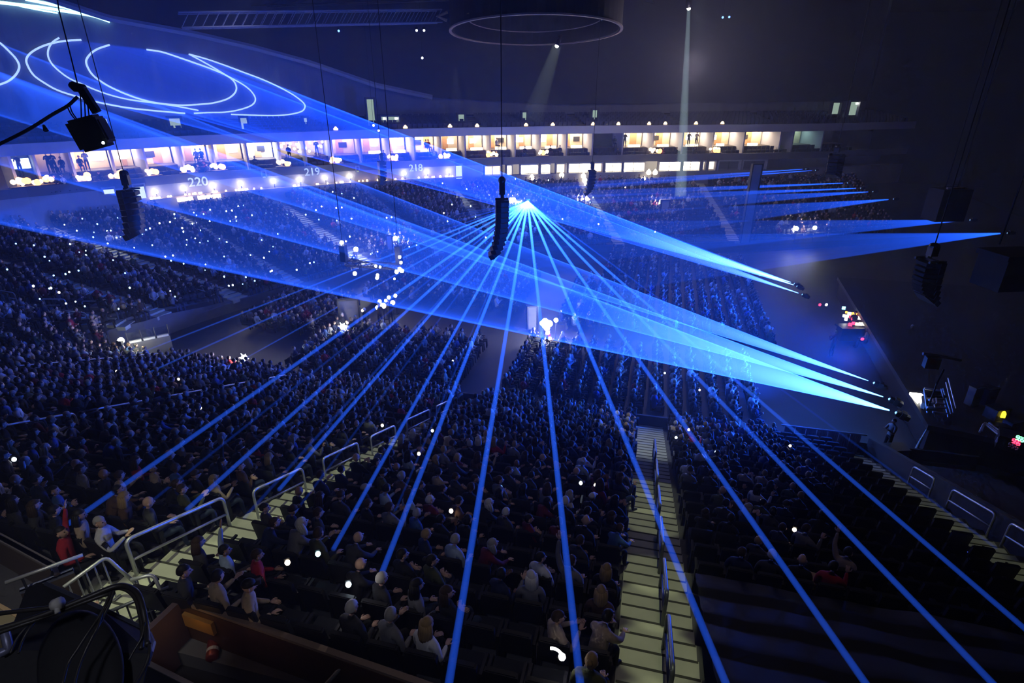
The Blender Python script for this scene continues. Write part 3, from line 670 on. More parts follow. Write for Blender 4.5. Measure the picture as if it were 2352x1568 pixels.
for k in range(3):
    t = projector(AP[k], labs[k]+' with a blue cone', Vector((-1, .3, .3)), .2)
    o = cone(t, AP[k], loop(LA[k]), 'far_cone_light', (.010, .075, 1.0), 1000.0, base=2.0, fall=2.0, streak=.6, end=0, thick=.02)
    core(t, AP[k], loop(LA[k]), 'far_core_light', (.07, .20, 1.0), 320.0, .26, 1.0, 2.6)
labs = ['topmost of the three near stage floor lasers', 'middle one of the three near stage floor lasers', 'lowest of the three near stage floor lasers']
EL = [(-200, 120, 245, 72, .12), (-200, 215, 250, 105, .12), (-200, 290, 260, 180, .1)]
for k in range(3):
    t = projector(BP[k], labs[k]+' with a cyan blue cone', Vector((-1, .3, .3)), .22)
    o = cone(t, BP[k], ell_loop(*EL[k], -56.5), ['near_cone_light', 'near_cone_light_b', 'near_cone_light_c'][k], (.018, .105, 1.0), [3000.0, 3000.0, 2700.0][k], base=1.5, fall=2.4, streak=.55, end=0, thick=.022, r0=.004, sc=30)
    core(t, BP[k], ell_loop(*EL[k], -56.5), 'near_core_light', (.09, .31, 1.0), 240.0, .22, 1.0, 2.5)
# flat fans of the flown lasers at the right
def fan(parent, apex, e0, e1, mname, strength, thick=.10, lines=0, endv=0.02, base=2.0, fall=1.0):
    A = Vector(apex); a, c = Vector(e0)-A, Vector(e1)-A; nrm = a.cross(c).normalized(); n = 14
    vs = []; ks = (.01, .15, .4, .7, 1.0)
    for side in (-1, 1):
        for k in ks:
            for j in range(n+1): vs.append((a+(c-a)*(j/n))*k+nrm*side*thick*(.3+.7*k))
    W = n+1; m = len(ks); fs = []; o = m*W
    for i in range(m-1):
        for j in range(n): fs += [(i*W+j, (i+1)*W+j, (i+1)*W+j+1, i*W+j+1), (o+i*W+j, o+i*W+j+1, o+(i+1)*W+j+1, o+(i+1)*W+j)]
        fs += [(i*W, o+i*W, o+(i+1)*W, (i+1)*W), (i*W+n, (i+1)*W+n, o+(i+1)*W+n, o+i*W+n)]
    for j in range(n): fs += [(j, j+1, o+j+1, o+j)]; e = (m-1)*W; fs += [(e+j, o+e+j, o+e+j+1, e+j+1)]
    b = MB(); b.add(vs, fs)
    return link('beam_fan', b.mesh('beam_fan', beam_mat(mname, LCOL, strength, fall=fall, base=base, end=endv, streak=.75, mode='r', sc=130), False, True), parent)
ZF = 6.6
FANS = [((2310, 535), (1150, 540), (1180, 705), 1.5, 'nearest'), ((2225, 505), (1150, 508), (1180, 622), 1.2, 'second nearest'), ((2050, 457), (1150, 497), (1200, 585), 1.1, 'third nearest'), ((2003, 440), (1150, 462), (1180, 520), .9, 'fourth nearest'),
        ((1975, 432), (1150, 452), (1150, 480), .9, 'fifth nearest'), ((1945, 420), (1150, 442), (1150, 465), .9, 'third farthest'), ((1872, 391), (1150, 437), (1150, 452), .6, 'second farthest'), ((1850, 388), (1150, 428), (1150, 447), .7, 'farthest')]
for a, e0, e1, st_, lab in FANS:
    p = at_z(*a, ZF); d = (p-EYE).length; t = projector(p, f'{lab} flown laser with a flat blue fan at the stage side', at_d(*e0, 50)-p, .16)
    q = to_px(p)[2]; zz = max(38, min(60, q*1.05))
    fan(t, p, at_d(*e0, zz+4), at_d(*e1, zz-2), 'fan_light_'+lab.replace(' ', '_'), st_*150.0, endv=0, base=2.5, fall=1.9)
# white moving-head beams from the roof
def spot_beam(p, e, r0, r1, lab, strength, colr, r_end=.2):
    t = thing('moving_head', lab, 'spotlight', p); d = (Vector(e)-p)
    q = d.to_track_quat('-Z', 'Y').to_matrix()
    b = MB(); b.tube([q @ Vector((0, 0, .7)), q @ Vector((0, 0, .5)), q @ Vector((0, 0, .05))], [.12, .2, .2], 12); b.build('head', BLACKG, t, True)
    b = MB(); b.box(q @ Vector((-.27, 0, .5)), (.06, .15, .6), q); b.box(q @ Vector((.27, 0, .5)), (.06, .15, .6), q); b.box(q @ Vector((0, 0, .85)), (.62, .25, .14), q); b.build('yoke', BLACK, t)
    b = MB(); b.ball(q @ Vector((0, 0, .04)), .17, 10, 6); b.build('lens', WHITEL, t, True)
    u = MB(); u.tube([(0, 0, 0), (0, 0, .3), (0, 0, .6), (0, 0, 1)], [r0, r0+(r1-r0)*.3, r0+(r1-r0)*.6, r1], 16)
    o = link('beam', u.mesh('beam', beam_mat('white_beam_'+lab.split()[0], colr, strength, base=.35, end=-.18 if r_end < .1 else r_end), False, True), t); o.location = (0, 0, 0); o.rotation_mode = 'QUATERNION'; o.rotation_quaternion = d.to_track_quat('Z', 'Y'); o.scale = (1, 1, d.length)
    return t
p = at_d(1582, 20, 52); spot_beam(p, at_d(1563, 450, 60), .16, .62, 'tall white spotlight beam dropping from the dark roof', .42, (.62, .85, .95), .15)
p = at_d(1279, 106, 50); spot_beam(p, at_d(1222, 275, 52), .4, 1.05, 'short pale spotlight beam slanting from the dark ring', .11, (.70, .85, .88), .0)

# ------------------------------------------------------------------ things hanging from the roof
def speaker_array(top, hgt, lab, yaw, n=9, w=1.1, mat_=None, curve=.5):
    """hanging line array: bumper frame, hoist, cable and a J-shaped column of cabinets; top: the hook"""
    m = mat_ or BLACKG; t = thing('speaker_array', lab, 'speaker', top, yaw)
    rig = hgt*.28; ch = (hgt-rig)/n
    b = MB(); b.tube([(0, 0, 0), (0, 0, 26-top.z)], .025, 6); b.build('cable', BLACK, t)
    b = MB(); b.box((0, 0, -.12*hgt), (.3*w, .32*w, .16*hgt)); b.ball((0, 0, -.03*hgt), (.2*w, .22*w, .05*hgt), 8, 6); b.box((.12*w, 0, -.21*hgt), (.12*w, .2*w, .06*hgt)); b.build('hoist', BLACKG, t)
    b = MB(); b.box((0, 0, -rig+.03), (w, .12, .1)); b.box((-.4*w, 0, -rig+.03), (.1, .75*w, .1)); b.box((.4*w, 0, -rig+.03), (.1, .75*w, .1)); b.build('bumper_frame', STEEL_D, t)
    y, z, a = 0.0, -rig, 0.0
    me = MB(); d = .75*w
    me.prism([(-w/2, -d*.5, -ch*.48), (w/2, -d*.5, -ch*.48), (w/2, -d*.5, ch*.48), (-w/2, -d*.5, ch*.48)], (0, d*.35, 0))
    me.add([(-w/2, -d*.15, -ch*.48), (w/2, -d*.15, -ch*.48), (w/2, -d*.15, ch*.48), (-w/2, -d*.15, ch*.48), (-w*.3, d*.5, -ch*.3), (w*.3, d*.5, -ch*.3), (w*.3, d*.5, ch*.3), (-w*.3, d*.5, ch*.3)],
           [(0, 1, 2, 3), (4, 7, 6, 5), (0, 4, 5, 1), (1, 5, 6, 2), (2, 6, 7, 3), (3, 7, 4, 0)])
    for sx in (-1, 1): me.box((sx*(w/2+.02), -d*.2, 0), (.04, .1, ch*.95))
    me = me.mesh('cabinet', m)
    for k in range(n):
        a += curve*(k/n)**1.5*2.2/n; y += -ch*math.sin(a)*.9; z -= ch*math.cos(a)*(1 if k else .5)
        o = link('cabinet', me, t); o.location = (0, y, z); o.rotation_euler = (a, 0, 0)
    return t
def arr(x, y0, y1, depth, lab, yaw, **k):
    top = at_d(x, y0, depth); h = (y1-y0)*depth/FPX/.93; return speaker_array(top, h, lab, yaw, **k)
arr(1153, 408, 582, 27, 'black hanging speaker column in front of the star of beams', R(-72), n=11, w=.85, curve=.62)
arr(283, 393, 535, 33, 'black hanging speaker column with a blue-lit top, above the left crowd', R(-65), n=8, w=1.2, curve=.45)
arr(875, 352, 416, 50, 'small hanging speaker column under the suites, left of centre', R(-50), n=7, w=.85, curve=.3)
arr(1361, 372, 440, 50, 'small hanging speaker column before the bright club windows', R(-75), n=7, w=.9, curve=.7)
arr(2148, 560, 690, 24, 'black curved speaker column hanging dark above the stage', R(110), n=8, w=1.0, curve=.8, mat_=BLACK)
arr(1925, 335, 400, 46, 'small dark speaker column beside the far right suites', R(150), n=6, w=1.2, curve=.5, mat_=BLACK)
arr(1508, 395, 0, 46, '', 0) if False else None
b = MB(); b.box((0, 0, -.1), (1.7, 1.3, 1.2)); b.box((0, 0, .6), (1.9, 1.4, .2)); b.tube([(-.8, 0, 1), (-.8, 0, 12)], .03, 5); b.tube([(.8, 0, 1), (.8, 0, 12)], .03, 5)
tag(b.build('speaker_cluster', BLACK, None, False, at_d(2318, 618, 22)), 'dark boxy cluster hanging over the stage, right of the curved column', 'speaker').rotation_euler = (0, 0, R(20))
# dark hanging box under its pale bar at the stage side
p = at_d(2195, 432, 34); t = thing('hanging_block', 'dark hanging block with a pale bar on top, at the stage side', 'speaker', p, R(20))
b = MB(); b.box((0, 0, 0), (1.1, .12, .1)); b.build('bar', mat('bar_pale', (.5, .42, .38), .6), t)
b = MB(); b.box((0, .3, -1.0), (1.9, 1.2, 1.9)); b.build('block', BLACK, t); b = MB(); b.tube([(-.4, .3, 0), (-.4, .3, 14)], .03, 5); b.tube([(.4, .3, 0), (.4, .3, 14)], .03, 5); b.build('cable', BLACK, t)
# short truss with small lamps in front of the left stand
a, c = at_d(792, 604, 33), at_d(918, 612, 34.5); t = thing('lighting_truss', 'short dark hanging truss with tiny white lamps at its ends', 'truss', a)
d = (c-a); b = MB(); up = Vector((0, 0, .16)); sd = Vector((-d.y, d.x, 0)).normalized()*.16
ch = [up+sd, up-sd, -up-sd, -up+sd]
for q in ch: b.tube([q, d+q], .03, 6)
n = 9
for k in range(n):
    for j in range(4): b.tube([d*(k/n)+ch[j], d*((k+1)/n)+ch[(j+1) % 4]], .016, 4)
b.build('truss_frame', STEEL_D, t)
for e, h in ((Vector(), .95), (d, 1.15)):
    b = MB(); b.box(e+Vector((0, 0, .1+h/2)), (.34, .34, h)); b.build('end_post', BLACKG, t)
    b = MB(); b.tube([e+Vector((0, 0, h)), e+Vector((0, 0, 26-a.z))], .02, 5); b.build('cable', BLACK, t)
for (x, y, r_, mk) in ((789, 592, .09, WHITEL), (793, 592, .08, WHITEL), (797, 592, .07, WHITEL), (863, 611, .08, WHITEL), (873, 613, .07, WHITEL), (918, 590, .09, WHITEL), (921, 603, .09, WHITEL), (911, 624, .12, WHITEL), (918, 618, .12, WHITEL), (923, 622, .12, WHITEL), (815, 628, .12, WARMB), (867, 632, .1, WARMB), (866, 638, .1, WHITEL), (906, 640, .06, WHITEL), (785, 557, .12, WHITEL), (790, 578, .1, WHITEL)):
    o = link('lamp', bulb(mk, r_), t); o.location = at_d(x, y, 33.2)-a
# oval lighting ring hanging in the roof
zr = 19.2; q = [at_z(x, y, zr) for x, y in ((1030, 76), (1424, 72), (1236, 41), (1226, 107))]
cen = (q[0]+q[1])/2; ax = (q[1]-q[0])/2; ay = (q[3]-q[2])/2; cen = (cen+(q[2]+q[3])/2)/2
t = thing('lighting_ring', 'large dark oval ring hanging in the roof with a thin brown rim', 'ring', cen)
def oval(k, z): return [ax*k*math.cos(a)+ay*k*math.sin(a)+Vector((0, 0, z)) for a in np.linspace(0, 2*math.pi, 72, endpoint=False)]
def oband(ra, rb, z0, z1):
    A, B_, C_, D_ = oval(ra, z0), oval(ra, z1), oval(rb, z1), oval(rb, z0); b = MB(); n = 72; vs = A+B_+C_+D_; fs = []
    for j in range(4):
        for i in range(n): fs.append((j*n+i, j*n+(i+1) % n, ((j+1) % 4)*n+(i+1) % n, ((j+1) % 4)*n+i))
    return b.add(vs, fs)
oband(1.0, .965, .1, 6.5).build('drum_wall', BLACK, t)
oband(1.012, .985, 0, .10).build('rim', mat('rim_brown', (.34, .24, .18), .5), t)
oband(.80, .79, 1.0, 1.06).build('inner_rim', mat('rim_brown', (.34, .24, .18), .5), t)
oband(1.0, .2, 6.5, 6.7).build('top_plate', BLACK, t)
b = MB(); p = at_d(1005, 38, 60)-cen; r2 = at_d(1028, 28, 60)-cen; r3 = at_d(1026, 47, 60)-cen; b.tube([r2, p, r3], .16, 6); b.build('corner_bracket', mat('bracket_amber', (.5, .32, .14), .6), t)
b = MB()
for k in range(6): b.tube([oval(.9, 6.6)[k*12], oval(.9, 0)[k*12]+Vector((0, 0, 26-cen.z))], .05, 5)
b.build('cable', BLACK, t)
# roof catwalk on the left and trusses
def truss_line(name, lab, a, c, hw=.5, m=STEEL_D, bays=24):
    a, c = Vector(a), Vector(c); t = thing(name, lab, 'truss', a); d = c-a; sd = Vector((-d.y, d.x, 0)).normalized()*hw
    for q in (sd, -sd, sd+Vector((0, 0, 1)), -sd+Vector((0, 0, 1))):
        b = MB(); b.tube([q, d+q], .07, 6); b.build('chord', m, t)
    b = MB()
    for k in range(bays):
        p0, p1 = d*(k/bays), d*((k+1)/bays)
        b.tube([p0+sd, p1+sd+Vector((0, 0, 1))], .03, 4); b.tube([p0-sd, p1-sd+Vector((0, 0, 1))], .03, 4); b.tube([p0+sd, p1-sd], .03, 4)
    o = b.build('lacing', m, t); o['kind'] = 'stuff'
    return t
p0, p1 = at_d(640, 60, 46), at_d(1010, 52, 52); d = (p1-p0)
truss_line('roof_catwalk', 'faint grey catwalk under the roof, left of the dark ring', p0-d*.5, p1, .6, mat('catwalk_grey', (.2, .2, .24), .7), 30)
b = None
for k, x in enumerate((-22, -4, 14)):
    truss_line('roof_truss', f"dark roof truss high over the floor, {ORD[k]} from the left end", (x, 12, 23.8), (x+1, 76, 23.8), .6)
for k, y in enumerate((40, 58)):
    truss_line('roof_truss', f"dark cross truss high under the roof, {['nearer', 'farther'][k]} one", (-46, y, 22.6), (26, y, 22.6), .5)
# hoist and camera box with its cables at the top left
t = thing('hanging_winch', 'black hanging winch box with cables at the upper left', 'winch', at_d(210, 305, 10.5))
o_ = t.location.copy()
b = MB(); F = lambda x, y, d=10.5: at_d(x, y, d)-o_
Q = Matrix.Rotation(YAW+R(18), 3, 'Z') @ Matrix.Rotation(R(-14), 3, 'Y')
b.box((0, 0, 0), (.50, .46, .46), Q); b.box(Q @ Vector((0, 0, .25)), (.42, .36, .05), Q); b.build('box', BLACKG, t)
b = MB(); b.box(Q @ Vector((0, 0, -.25)), (.40, .40, .07), Q); b.box(Q @ Vector((.26, 0, 0)), (.03, .38, .36), Q); b.build('end_plate', BLACK, t)
b = MB(); b.tube([F(165, 194), F(172, 200), F(194, 203)], [.07, .085, .07], 10); b.build('motor', BLACKG, t, True)
b = MB(); b.box((F(196, 212)+F(216, 252))/2, (.13, .1, .42), Matrix.Rotation(YAW, 3, 'Z') @ Matrix.Rotation(R(-22), 3, 'Y')); b.build('counterweight', BLACK, t)
for pp_ in ([F(178, 195), F(185, 222), F(187, 270)], [F(190, 205), F(194, 230), F(196, 268)], [F(190, 205), F(200, 235), F(205, 268)], [F(155, 246), F(165, 265), F(182, 283)], [F(160, 240), F(166, 258), F(180, 278)]):
    b = MB(); b.tube(smooth_curve(pp_, 4), .012, 5); b.build('sling', BLACK, t)
b = MB(); b.tube([F(178, 193), F(160, 120), F(135, 22), F(126, -40)], .012, 5); b.build('suspension_cable', BLACK, t)
b = MB(); b.tube(smooth_curve([F(-20, 340), F(60, 300), F(120, 263), F(155, 243), F(178, 222)], 6), .03, 7); b.tube([F(100, 287), F(106, 300)], [.02, .045], 6); b.build('power_cable', BLACK, t)
b = MB(); b.ball(F(237, 328, 10.2), .025, 6, 4); b.build('indicator', glow('indicator_white', (.7, .9, 1), 20), t)
# loose roof details: small lamps high up
RLX = [(592, 20), (603, 20), (360, 80), (205, 92), (380, 108), (213, 94), (1660, 40), (1675, 39), (957, 70), (974, 70), (970, 133), (506, 2), (890, 55), (778, 71), (870, 300), (858, 288)]
for k, (x, y, c_, d_) in enumerate([(592, 20, 'b', 60), (603, 20, 'b', 60), (360, 80, 'b', 58), (205, 92, 'b', 54), (380, 108, 'b', 56), (213, 94, 'b', 54), (1660, 40, 'b', 60), (1675, 39, 'b', 60), (957, 70, 'w', 55), (974, 70, 'w', 55), (970, 133, 'w', 55), (506, 2, 'o', 60), (890, 55, 'b', 60), (778, 71, 'b', 58), (870, 300, 'w', 56), (858, 288, 'w', 56)]):
    b = MB(); b.ball((0, 0, 0), .11, 7, 5); b.box((0, 0, .16), (.24, .2, .14)); mk = {'b': glow('roof_lamp_blue', (.15, .35, 1), 4), 'w': glow('roof_lamp_white', (.9, .95, 1), 5), 'o': glow('roof_lamp_amber', (1, .7, .5), 2)}[c_]
    t = thing('roof_lamp', f"tiny {dict(b='blue', w='white', o='amber')[c_]} lamp fixed high in the dark roof, {ORD[sorted(RLX).index((x, y))]} from the left", 'lamp', at_d(x, y, d_), 0, 'tiny lamps in the roof')
    b = MB(); b.ball((0, 0, 0), .11, 7, 5); b.build('bulb', mk, t); b = MB(); b.box((0, 0, .18), (.26, .2, .16)); b.tube([(0, 0, .25), (0, 0, 26-t.location.z)], .015, 4); b.build('bracket', BLACK, t)

# ------------------------------------------------------------------ the stage at the right
ZS = 1.5
corner = [at_z(*p, ZS) for p in ((2075, 882), (2132, 976), (2258, 1001), (2420, 1040))]
cpt = corner+[Vector((30, 20, ZS)), Vector((34, 48, ZS)), Vector((14.5, 48, ZS))]
t = thing('stage', 'black stage deck with a pale front corner at the right', 'stage', (16, 30, 0)); off = Vector((16, 30, 0))
b = MB(); b.prism([p-off-Vector((0, 0, .25)) for p in cpt], (0, 0, .25)); b.build('deck', mat('stage_deck', (.035, .034, .04), .6, var=.2, scale=2), t)
b = MB(); cp2 = [p+(Vector((22, 32, ZS))-p)*.02 for p in cpt]; b.prism([Vector((p.x, p.y, 0))-off for p in cp2], (0, 0, ZS-.26)); b.build('skirt', BLACK, t)
zz = lambda x, y, z=ZS: at_z(x, y, z)
# console desk with its many lights
t = thing('mixing_desk', 'long lit mixing desk glowing red, white and amber by the stage', 'desk', at_z(1975, 770, 0)); o_ = t.location.copy()
for (xa, xb, y) in ((1930, 1995, 748), (2000, 2050, 752)):
    a, c = at_z(xa, y, .95)-o_, at_z(xb, y, .95)-o_; b = MB(); mid = (a+c)/2; b.box((mid.x, mid.y, .88), ((c-a).length+.2, .9, .12), Matrix.Rotation(math.atan2((c-a).y, (c-a).x), 3, 'Z')); b.box((mid.x, mid.y, .41), ((c-a).length, .7, .8), Matrix.Rotation(math.atan2((c-a).y, (c-a).x), 3, 'Z')); b.build('desk_unit', BLACKG, t)
LC = {'r': glow('led_red', (1, .03, .08), 5), 'w': glow('led_white', (1, 1, .95), 6), 'o': glow('led_amber', (1, .40, .04), 5), 'g': glow('led_green', (.15, 1, .3), 4), 'c': glow('led_cyan', (.25, .75, 1), 4), 'y': glow('led_cream', (1, .85, .5), 5)}
for (x, y, k, s_) in [(1938, 707, 'c', 5), (1944, 717, 'o', 3), (1951, 720, 'w', 5), (1962, 722, 'o', 7), (1972, 719, 'r', 4), (1978, 722, 'r', 5), (1985, 722, 'r', 3), (1939, 725, 'w', 4), (1946, 726, 'w', 4), (1955, 728, 'r', 5), (1966, 727, 'r', 4), (1973, 730, 'y', 5), (1981, 727, 'r', 3), (1943, 733, 'w', 4), (1958, 733, 'r', 3),
                      (1953, 745, 'r', 5), (1960, 742, 'r', 4), (1968, 744, 'y', 4), (1976, 744, 'y', 5), (1984, 744, 'y', 5), (1990, 729, 'r', 2), (1971, 714, 'r', 3), (2007, 719, 'w', 5), (2015, 721, 'w', 5), (2023, 722, 'o', 4), (2030, 720, 'w', 5), (2039, 729, 'w', 5), (2010, 729, 'w', 5), (2017, 730, 'w', 6), (2004, 732, 'g', 3), (2013, 737, 'w', 5), (2021, 736, 'c', 4),
                      (2029, 735, 'o', 4), (2021, 742, 'c', 5), (2030, 742, 'o', 3), (2004, 747, 'y', 3), (2004, 754, 'y', 3), (2018, 755, 'w', 4), (2024, 753, 'w', 5), (2022, 759, 'w', 4), (2057, 737, 'c', 4), (2057, 744, 'r', 3), (2011, 713, 'r', 2), (2018, 712, 'r', 2)]:
    q = at_z(x, y, 1.15); d_ = to_px(q)[2]; b = MB(); b.box((0, 0, 0), (s_*.04, .08, s_*.04)); o = b.build('desk_light', LC[k], t, False, q-o_)
for k, (x, y, c_, lab) in enumerate([(1884, 699, 'r', 'red'), (2021, 700, 'r', 'red'), (1982, 778, 'r', 'red'), (2163, 743, 'o', 'orange'), (2151, 762, 'r', 'red'), (2065, 780, 'y', 'cream'), (2058, 773, 'c', 'cyan'), (1899, 699, 'w', 'grey white'), (2087, 731, 'w', 'dim white')]):
    q = at_z(x, y, 1.3); b = MB(); b.ball((0, 0, 0), .07, 7, 5); b.box((0, .09, -.06), (.12, .1, .12)); tag(b.build('status_lamp', LC[c_], None, True, q), f'tiny {lab} status lamp near the mixing desk, {ORD[k]} listed from the far end', 'lamp', 'status lamps by the desk')
# lit table at the stage corner, keyboard stand, poles
t = thing('lit_case', 'small white glowing open case at the stage corner', 'case', zz(2108, 920)); o_ = t.location.copy()
b = MB(); P_ = [zz(2088, 905, ZS+.06)-o_, zz(2126, 908, ZS+.06)-o_, zz(2120, 918, ZS+.06)-o_, zz(2107, 927, ZS+.06)-o_]; b.prism(P_, (0, 0, .1)); b.build('glowing_lid', glow('case_glow', (1, 1, .9), 9, True), t)
b = MB(); b.prism([zz(2112, 922)-o_, zz(2128, 915)-o_, zz(2122, 940)-o_, zz(2114, 937)-o_], (0, 0, .3)); b.build('body', mat('case_grey', (.45, .44, .38), .6), t)
t = thing('keyboard_rig', 'blue-lit keyboard rig of bars and shelves on the stage', 'instrument', zz(2150, 945)); o_ = t.location.copy(); KB = mat('rig_pale', (.55, .6, .7), .4, .3)
for a, c in (((2123, 892), (2168, 898)), ((2133, 918), (2168, 916)), ((2150, 926), (2170, 928)), ((2130, 935), (2172, 937)), ((2142, 946), (2175, 950))):
    b = MB(); b.tube([zz(*a, ZS+.7)-o_, zz(*c, ZS+.7)-o_], .05, 6); b.build('shelf_bar', KB, t)
for a, c, m in (((2162, 893), (2178, 958), KB), ((2166, 892), (2184, 950), KB), ((2173, 878), (2190, 948), KB), ((2178, 868), (2196, 938), KB), ((2122, 893), (2130, 948), KB)):
    b = MB(); b.tube([zz(*c, ZS+.05)-o_, zz(*a, ZS+.85)-o_], .035, 6); b.build('upright', m, t)
b = MB(); pts = [zz(x, y, ZS+.75)-o_ for x, y in ((2138, 914), (2136, 924), (2144, 924), (2142, 916), (2150, 914), (2152, 926), (2146, 930), (2148, 936))]; b.tube(pts, .035, 5); b.build('stand_reflection', mat('reflection_white', (.8, .8, .85), .5), t)  # reflections on the keyboard stand, built as a pale bent tube
b = MB(); b.box((zz(2144, 905, ZS+.6)-o_), (.9, .5, .1), Matrix.Rotation(.2, 3, 'Z')); b.build('keys', BLACKG, t)
t = thing('boom_stand', 'thin black boom stand leaning over the stage corner', 'stand', zz(2128, 945)); o_ = t.location.copy()
b = MB(); b.tube([Vector((0, 0, 0)), at_d(2152, 880, 22.6)-o_, at_d(2168, 848, 22.6)-o_], .035, 6); b.build('pole', BLACK, t)
b = MB(); b.tube([at_d(2120, 812, 22.6)-o_, at_d(2150, 815, 22.6)-o_, at_d(2207, 827, 22.6)-o_], .06, 6); b.build('arm', mat('arm_blue_grey', (.2, .22, .3), .5), t)
b = MB(); b.box(at_d(2140, 832, 22.6)-o_, (.5, .3, .45)); b.build('head', BLACKG, t)
t = thing('stage_steps', 'folding rack of pale bars at the stage edge by the digital displays', 'rack', zz(2285, 990)); o_ = t.location.copy()
for pl in (((2250, 992), (2260, 972), (2296, 1000), (2288, 1014)), ((2254, 990), (2263, 970), (2298, 998), (2302, 1000)), ((2272, 971), (2305, 997))):
    b = MB(); b.tube(fillet([zz(x, y, ZS+.35)-o_ for x, y in pl], .1), .04, 6); b.build('bar', KB, t)
b = MB(); b.box((.2, .1, .15), (.7, .4, .3)); b.build('base', BLACK, t)
t = thing('effects_rack', 'dark rack with red and green digit displays by the frame edge', 'rack', zz(2330, 1030)); o_ = t.location.copy()
b = MB(); b.box((0, 0, .3), (1.3, .8, .6), Matrix.Rotation(-.4, 3, 'Z')); b.build('body', BLACKG, t)
def digits(x0, y0, x1, y1, n, m, nm):
    for k in range(n):
        x, y = x0+(x1-x0)*k/(n-1), y0+(y1-y0)*k/(n-1); b = MB(); q = at_d(x, y, 19)-o_; s = .075
        for (dx, dz, w, h) in ((0, s, s*.8, .025), (0, 0, s*.8, .025), (0, -s, s*.8, .025), (-s*.45, s*.5, .025, s), (s*.45, -s*.5, .025, s)): b.box(q+Vector((dx, 0, dz)), (w, .03, h))
        b.build(nm, m, t)
digits(2328, 1012, 2340, 1018, 3, LC['r'], 'red_digit'); digits(2337, 1005, 2349, 1010, 3, LC['g'], 'green_digit'); digits(2320, 1021, 2336, 1028, 3, mat('display_grey', (.4, .4, .45)), 'grey_digit')
b = MB(); b.box((0, 0, 0), (.16, .16, .2)); b.ball((0, 0, .1), .1, 8, 5); tag(b.build('warning_lamp', glow('lamp_yellow', (1, .75, .02), 4), None, True, zz(2303, 953, ZS+.3)), 'small yellow lamp on the dark stage equipment', 'lamp')
for x, y, w, h, lab in ((2230, 928, .5, .9, 'dark blue-lit cabinet behind the keyboard rig, nearer one'), (2262, 925, .6, .8, 'dark blue-lit cabinet behind the keyboard rig, farther one'), (2285, 958, .8, .5, 'blue-lit padded flight case beside the yellow lamp'), (2320, 985, .6, .4, 'dark equipment case beyond the padded flight case')):
    t = thing('equipment_case', lab, 'case', zz(x, y), .5); b = MB(); b.box((0, 0, h/2), (w, w*.7, h)); b.build('body', mat('case_blue_black', (.05, .06, .12), .5), t); b = MB(); b.box((0, 0, h+.02), (w*1.04, w*.74, .05)); b.box((0, -w*.36, h*.5), (w*.3, .04, .06)); b.build('lid', STEEL_D, t)
b = MB(); pts = [at_z(x, y, z) for x, y, z in ((2131, 982, 1.3), (2112, 1015, .8), (2098, 1046, .25))]; b.tube(pts, [.03, .05, .09], 8); b.ball(pts[2], .12, 8, 6); tag(b.build('leaning_pole', mat('pole_pale', (.55, .58, .5), .6)), 'pale club-shaped pole leaning on the black stage skirt', 'pole')
b = MB(); a, c = at_z(2113, 1121, .12), at_z(2266, 1142, .12); b.tube([a, c], .06, 6); b.box((a+c)/2, (.25, .2, .2)); tag(b.build('yellow_bar', mat('bar_ochre', (.45, .28, .06), .6)), 'ochre bar lying on the dark floor below the stage', 'bar')
for x, y, lab in ((2048, 1058, 'grey case at the foot of the near stand barrier'),):
    t = thing('equipment_case', lab, 'case', at_z(x, y, 0), .3); b = MB(); b.box((0, 0, .35), (.9, .6, .7)); b.build('body', BLACKG, t); b = MB(); b.box((0, 0, .72), (.94, .64, .06)); b.build('lid', STEEL_D, t)
# blue corrugated barrier at the foot of the stand, by the last stair
t = thing('corrugated_barrier', 'blue-lit corrugated barrier at the foot of the last stair', 'barrier', (8.4, 24.3, 0)); MBAR = mat('barrier_panel', (.35, .37, .45), .5)
for k in range(7):
    b = MB(); w = .42
    for j in range(5): b.tube([(-1.7+k*(w+.03)+j*w/5, -.05, 0), (-1.7+k*(w+.03)+j*w/5, -.05, 1.15)], .05, 6)
    b.box((-1.7+k*(w+.03)+.17, 0, .6), (w, .04, 1.15)); b.build('panel', MBAR, t)
b = MB(); b.tube([(-1.9, -.05, 1.2), (1.6, -.05, 1.2)], .04, 8); b.build('top_rail', STEEL, t)
# right aisle side wall strip (dark wall along the last stair)
b = MB(); b.prism([(10.15, YB, .0), (10.15, YB, 1.0), (10.15, 4.6, 8.3), (10.15, 4.6, 0)], (.22, 0, 0)); tagw(b.build('wall_stage_side', mat('wall_black', (.03, .03, .035), .8)), 'black sloping wall beside the last stair')

# ------------------------------------------------------------------ handrails
def rail_loop(pts3, h, lab, legs=True, mid=True, m=STEEL, r=.03, group=None):
    """looped handrail: a top bar following two foot points, legs bent down at both ends, a mid bar"""
    a, c = Vector(pts3[0]), Vector(pts3[1]); t = thing('handrail', lab, 'handrail', a, 0, group); d = c-a; u = Vector((0, 0, 1))
    b = MB(); b.tube(fillet([Vector((0, 0, 0)), u*h, d+u*h, d], .16, 5), r, 8); b.build('top_bar', m, t, True)
    if mid:
        b = MB(); b.tube([u*h*.52, d+u*h*.52], r*.75, 6); b.build('mid_bar', m, t, True)
    for q in (.0, 1.0):
        b = MB(); b.tube([d*q+u*.0, d*q+u*.03], r*2.2, 8); b.build('foot', m, t)
    if d.length > 2.4:
        b = MB(); b.tube([d*.5, d*.5+u*h], r*.8, 6); b.build('post', m, t)
    return t
def stair_pt(x, y, dz=0): return Vector((x, y, Z0-SL*y+dz))
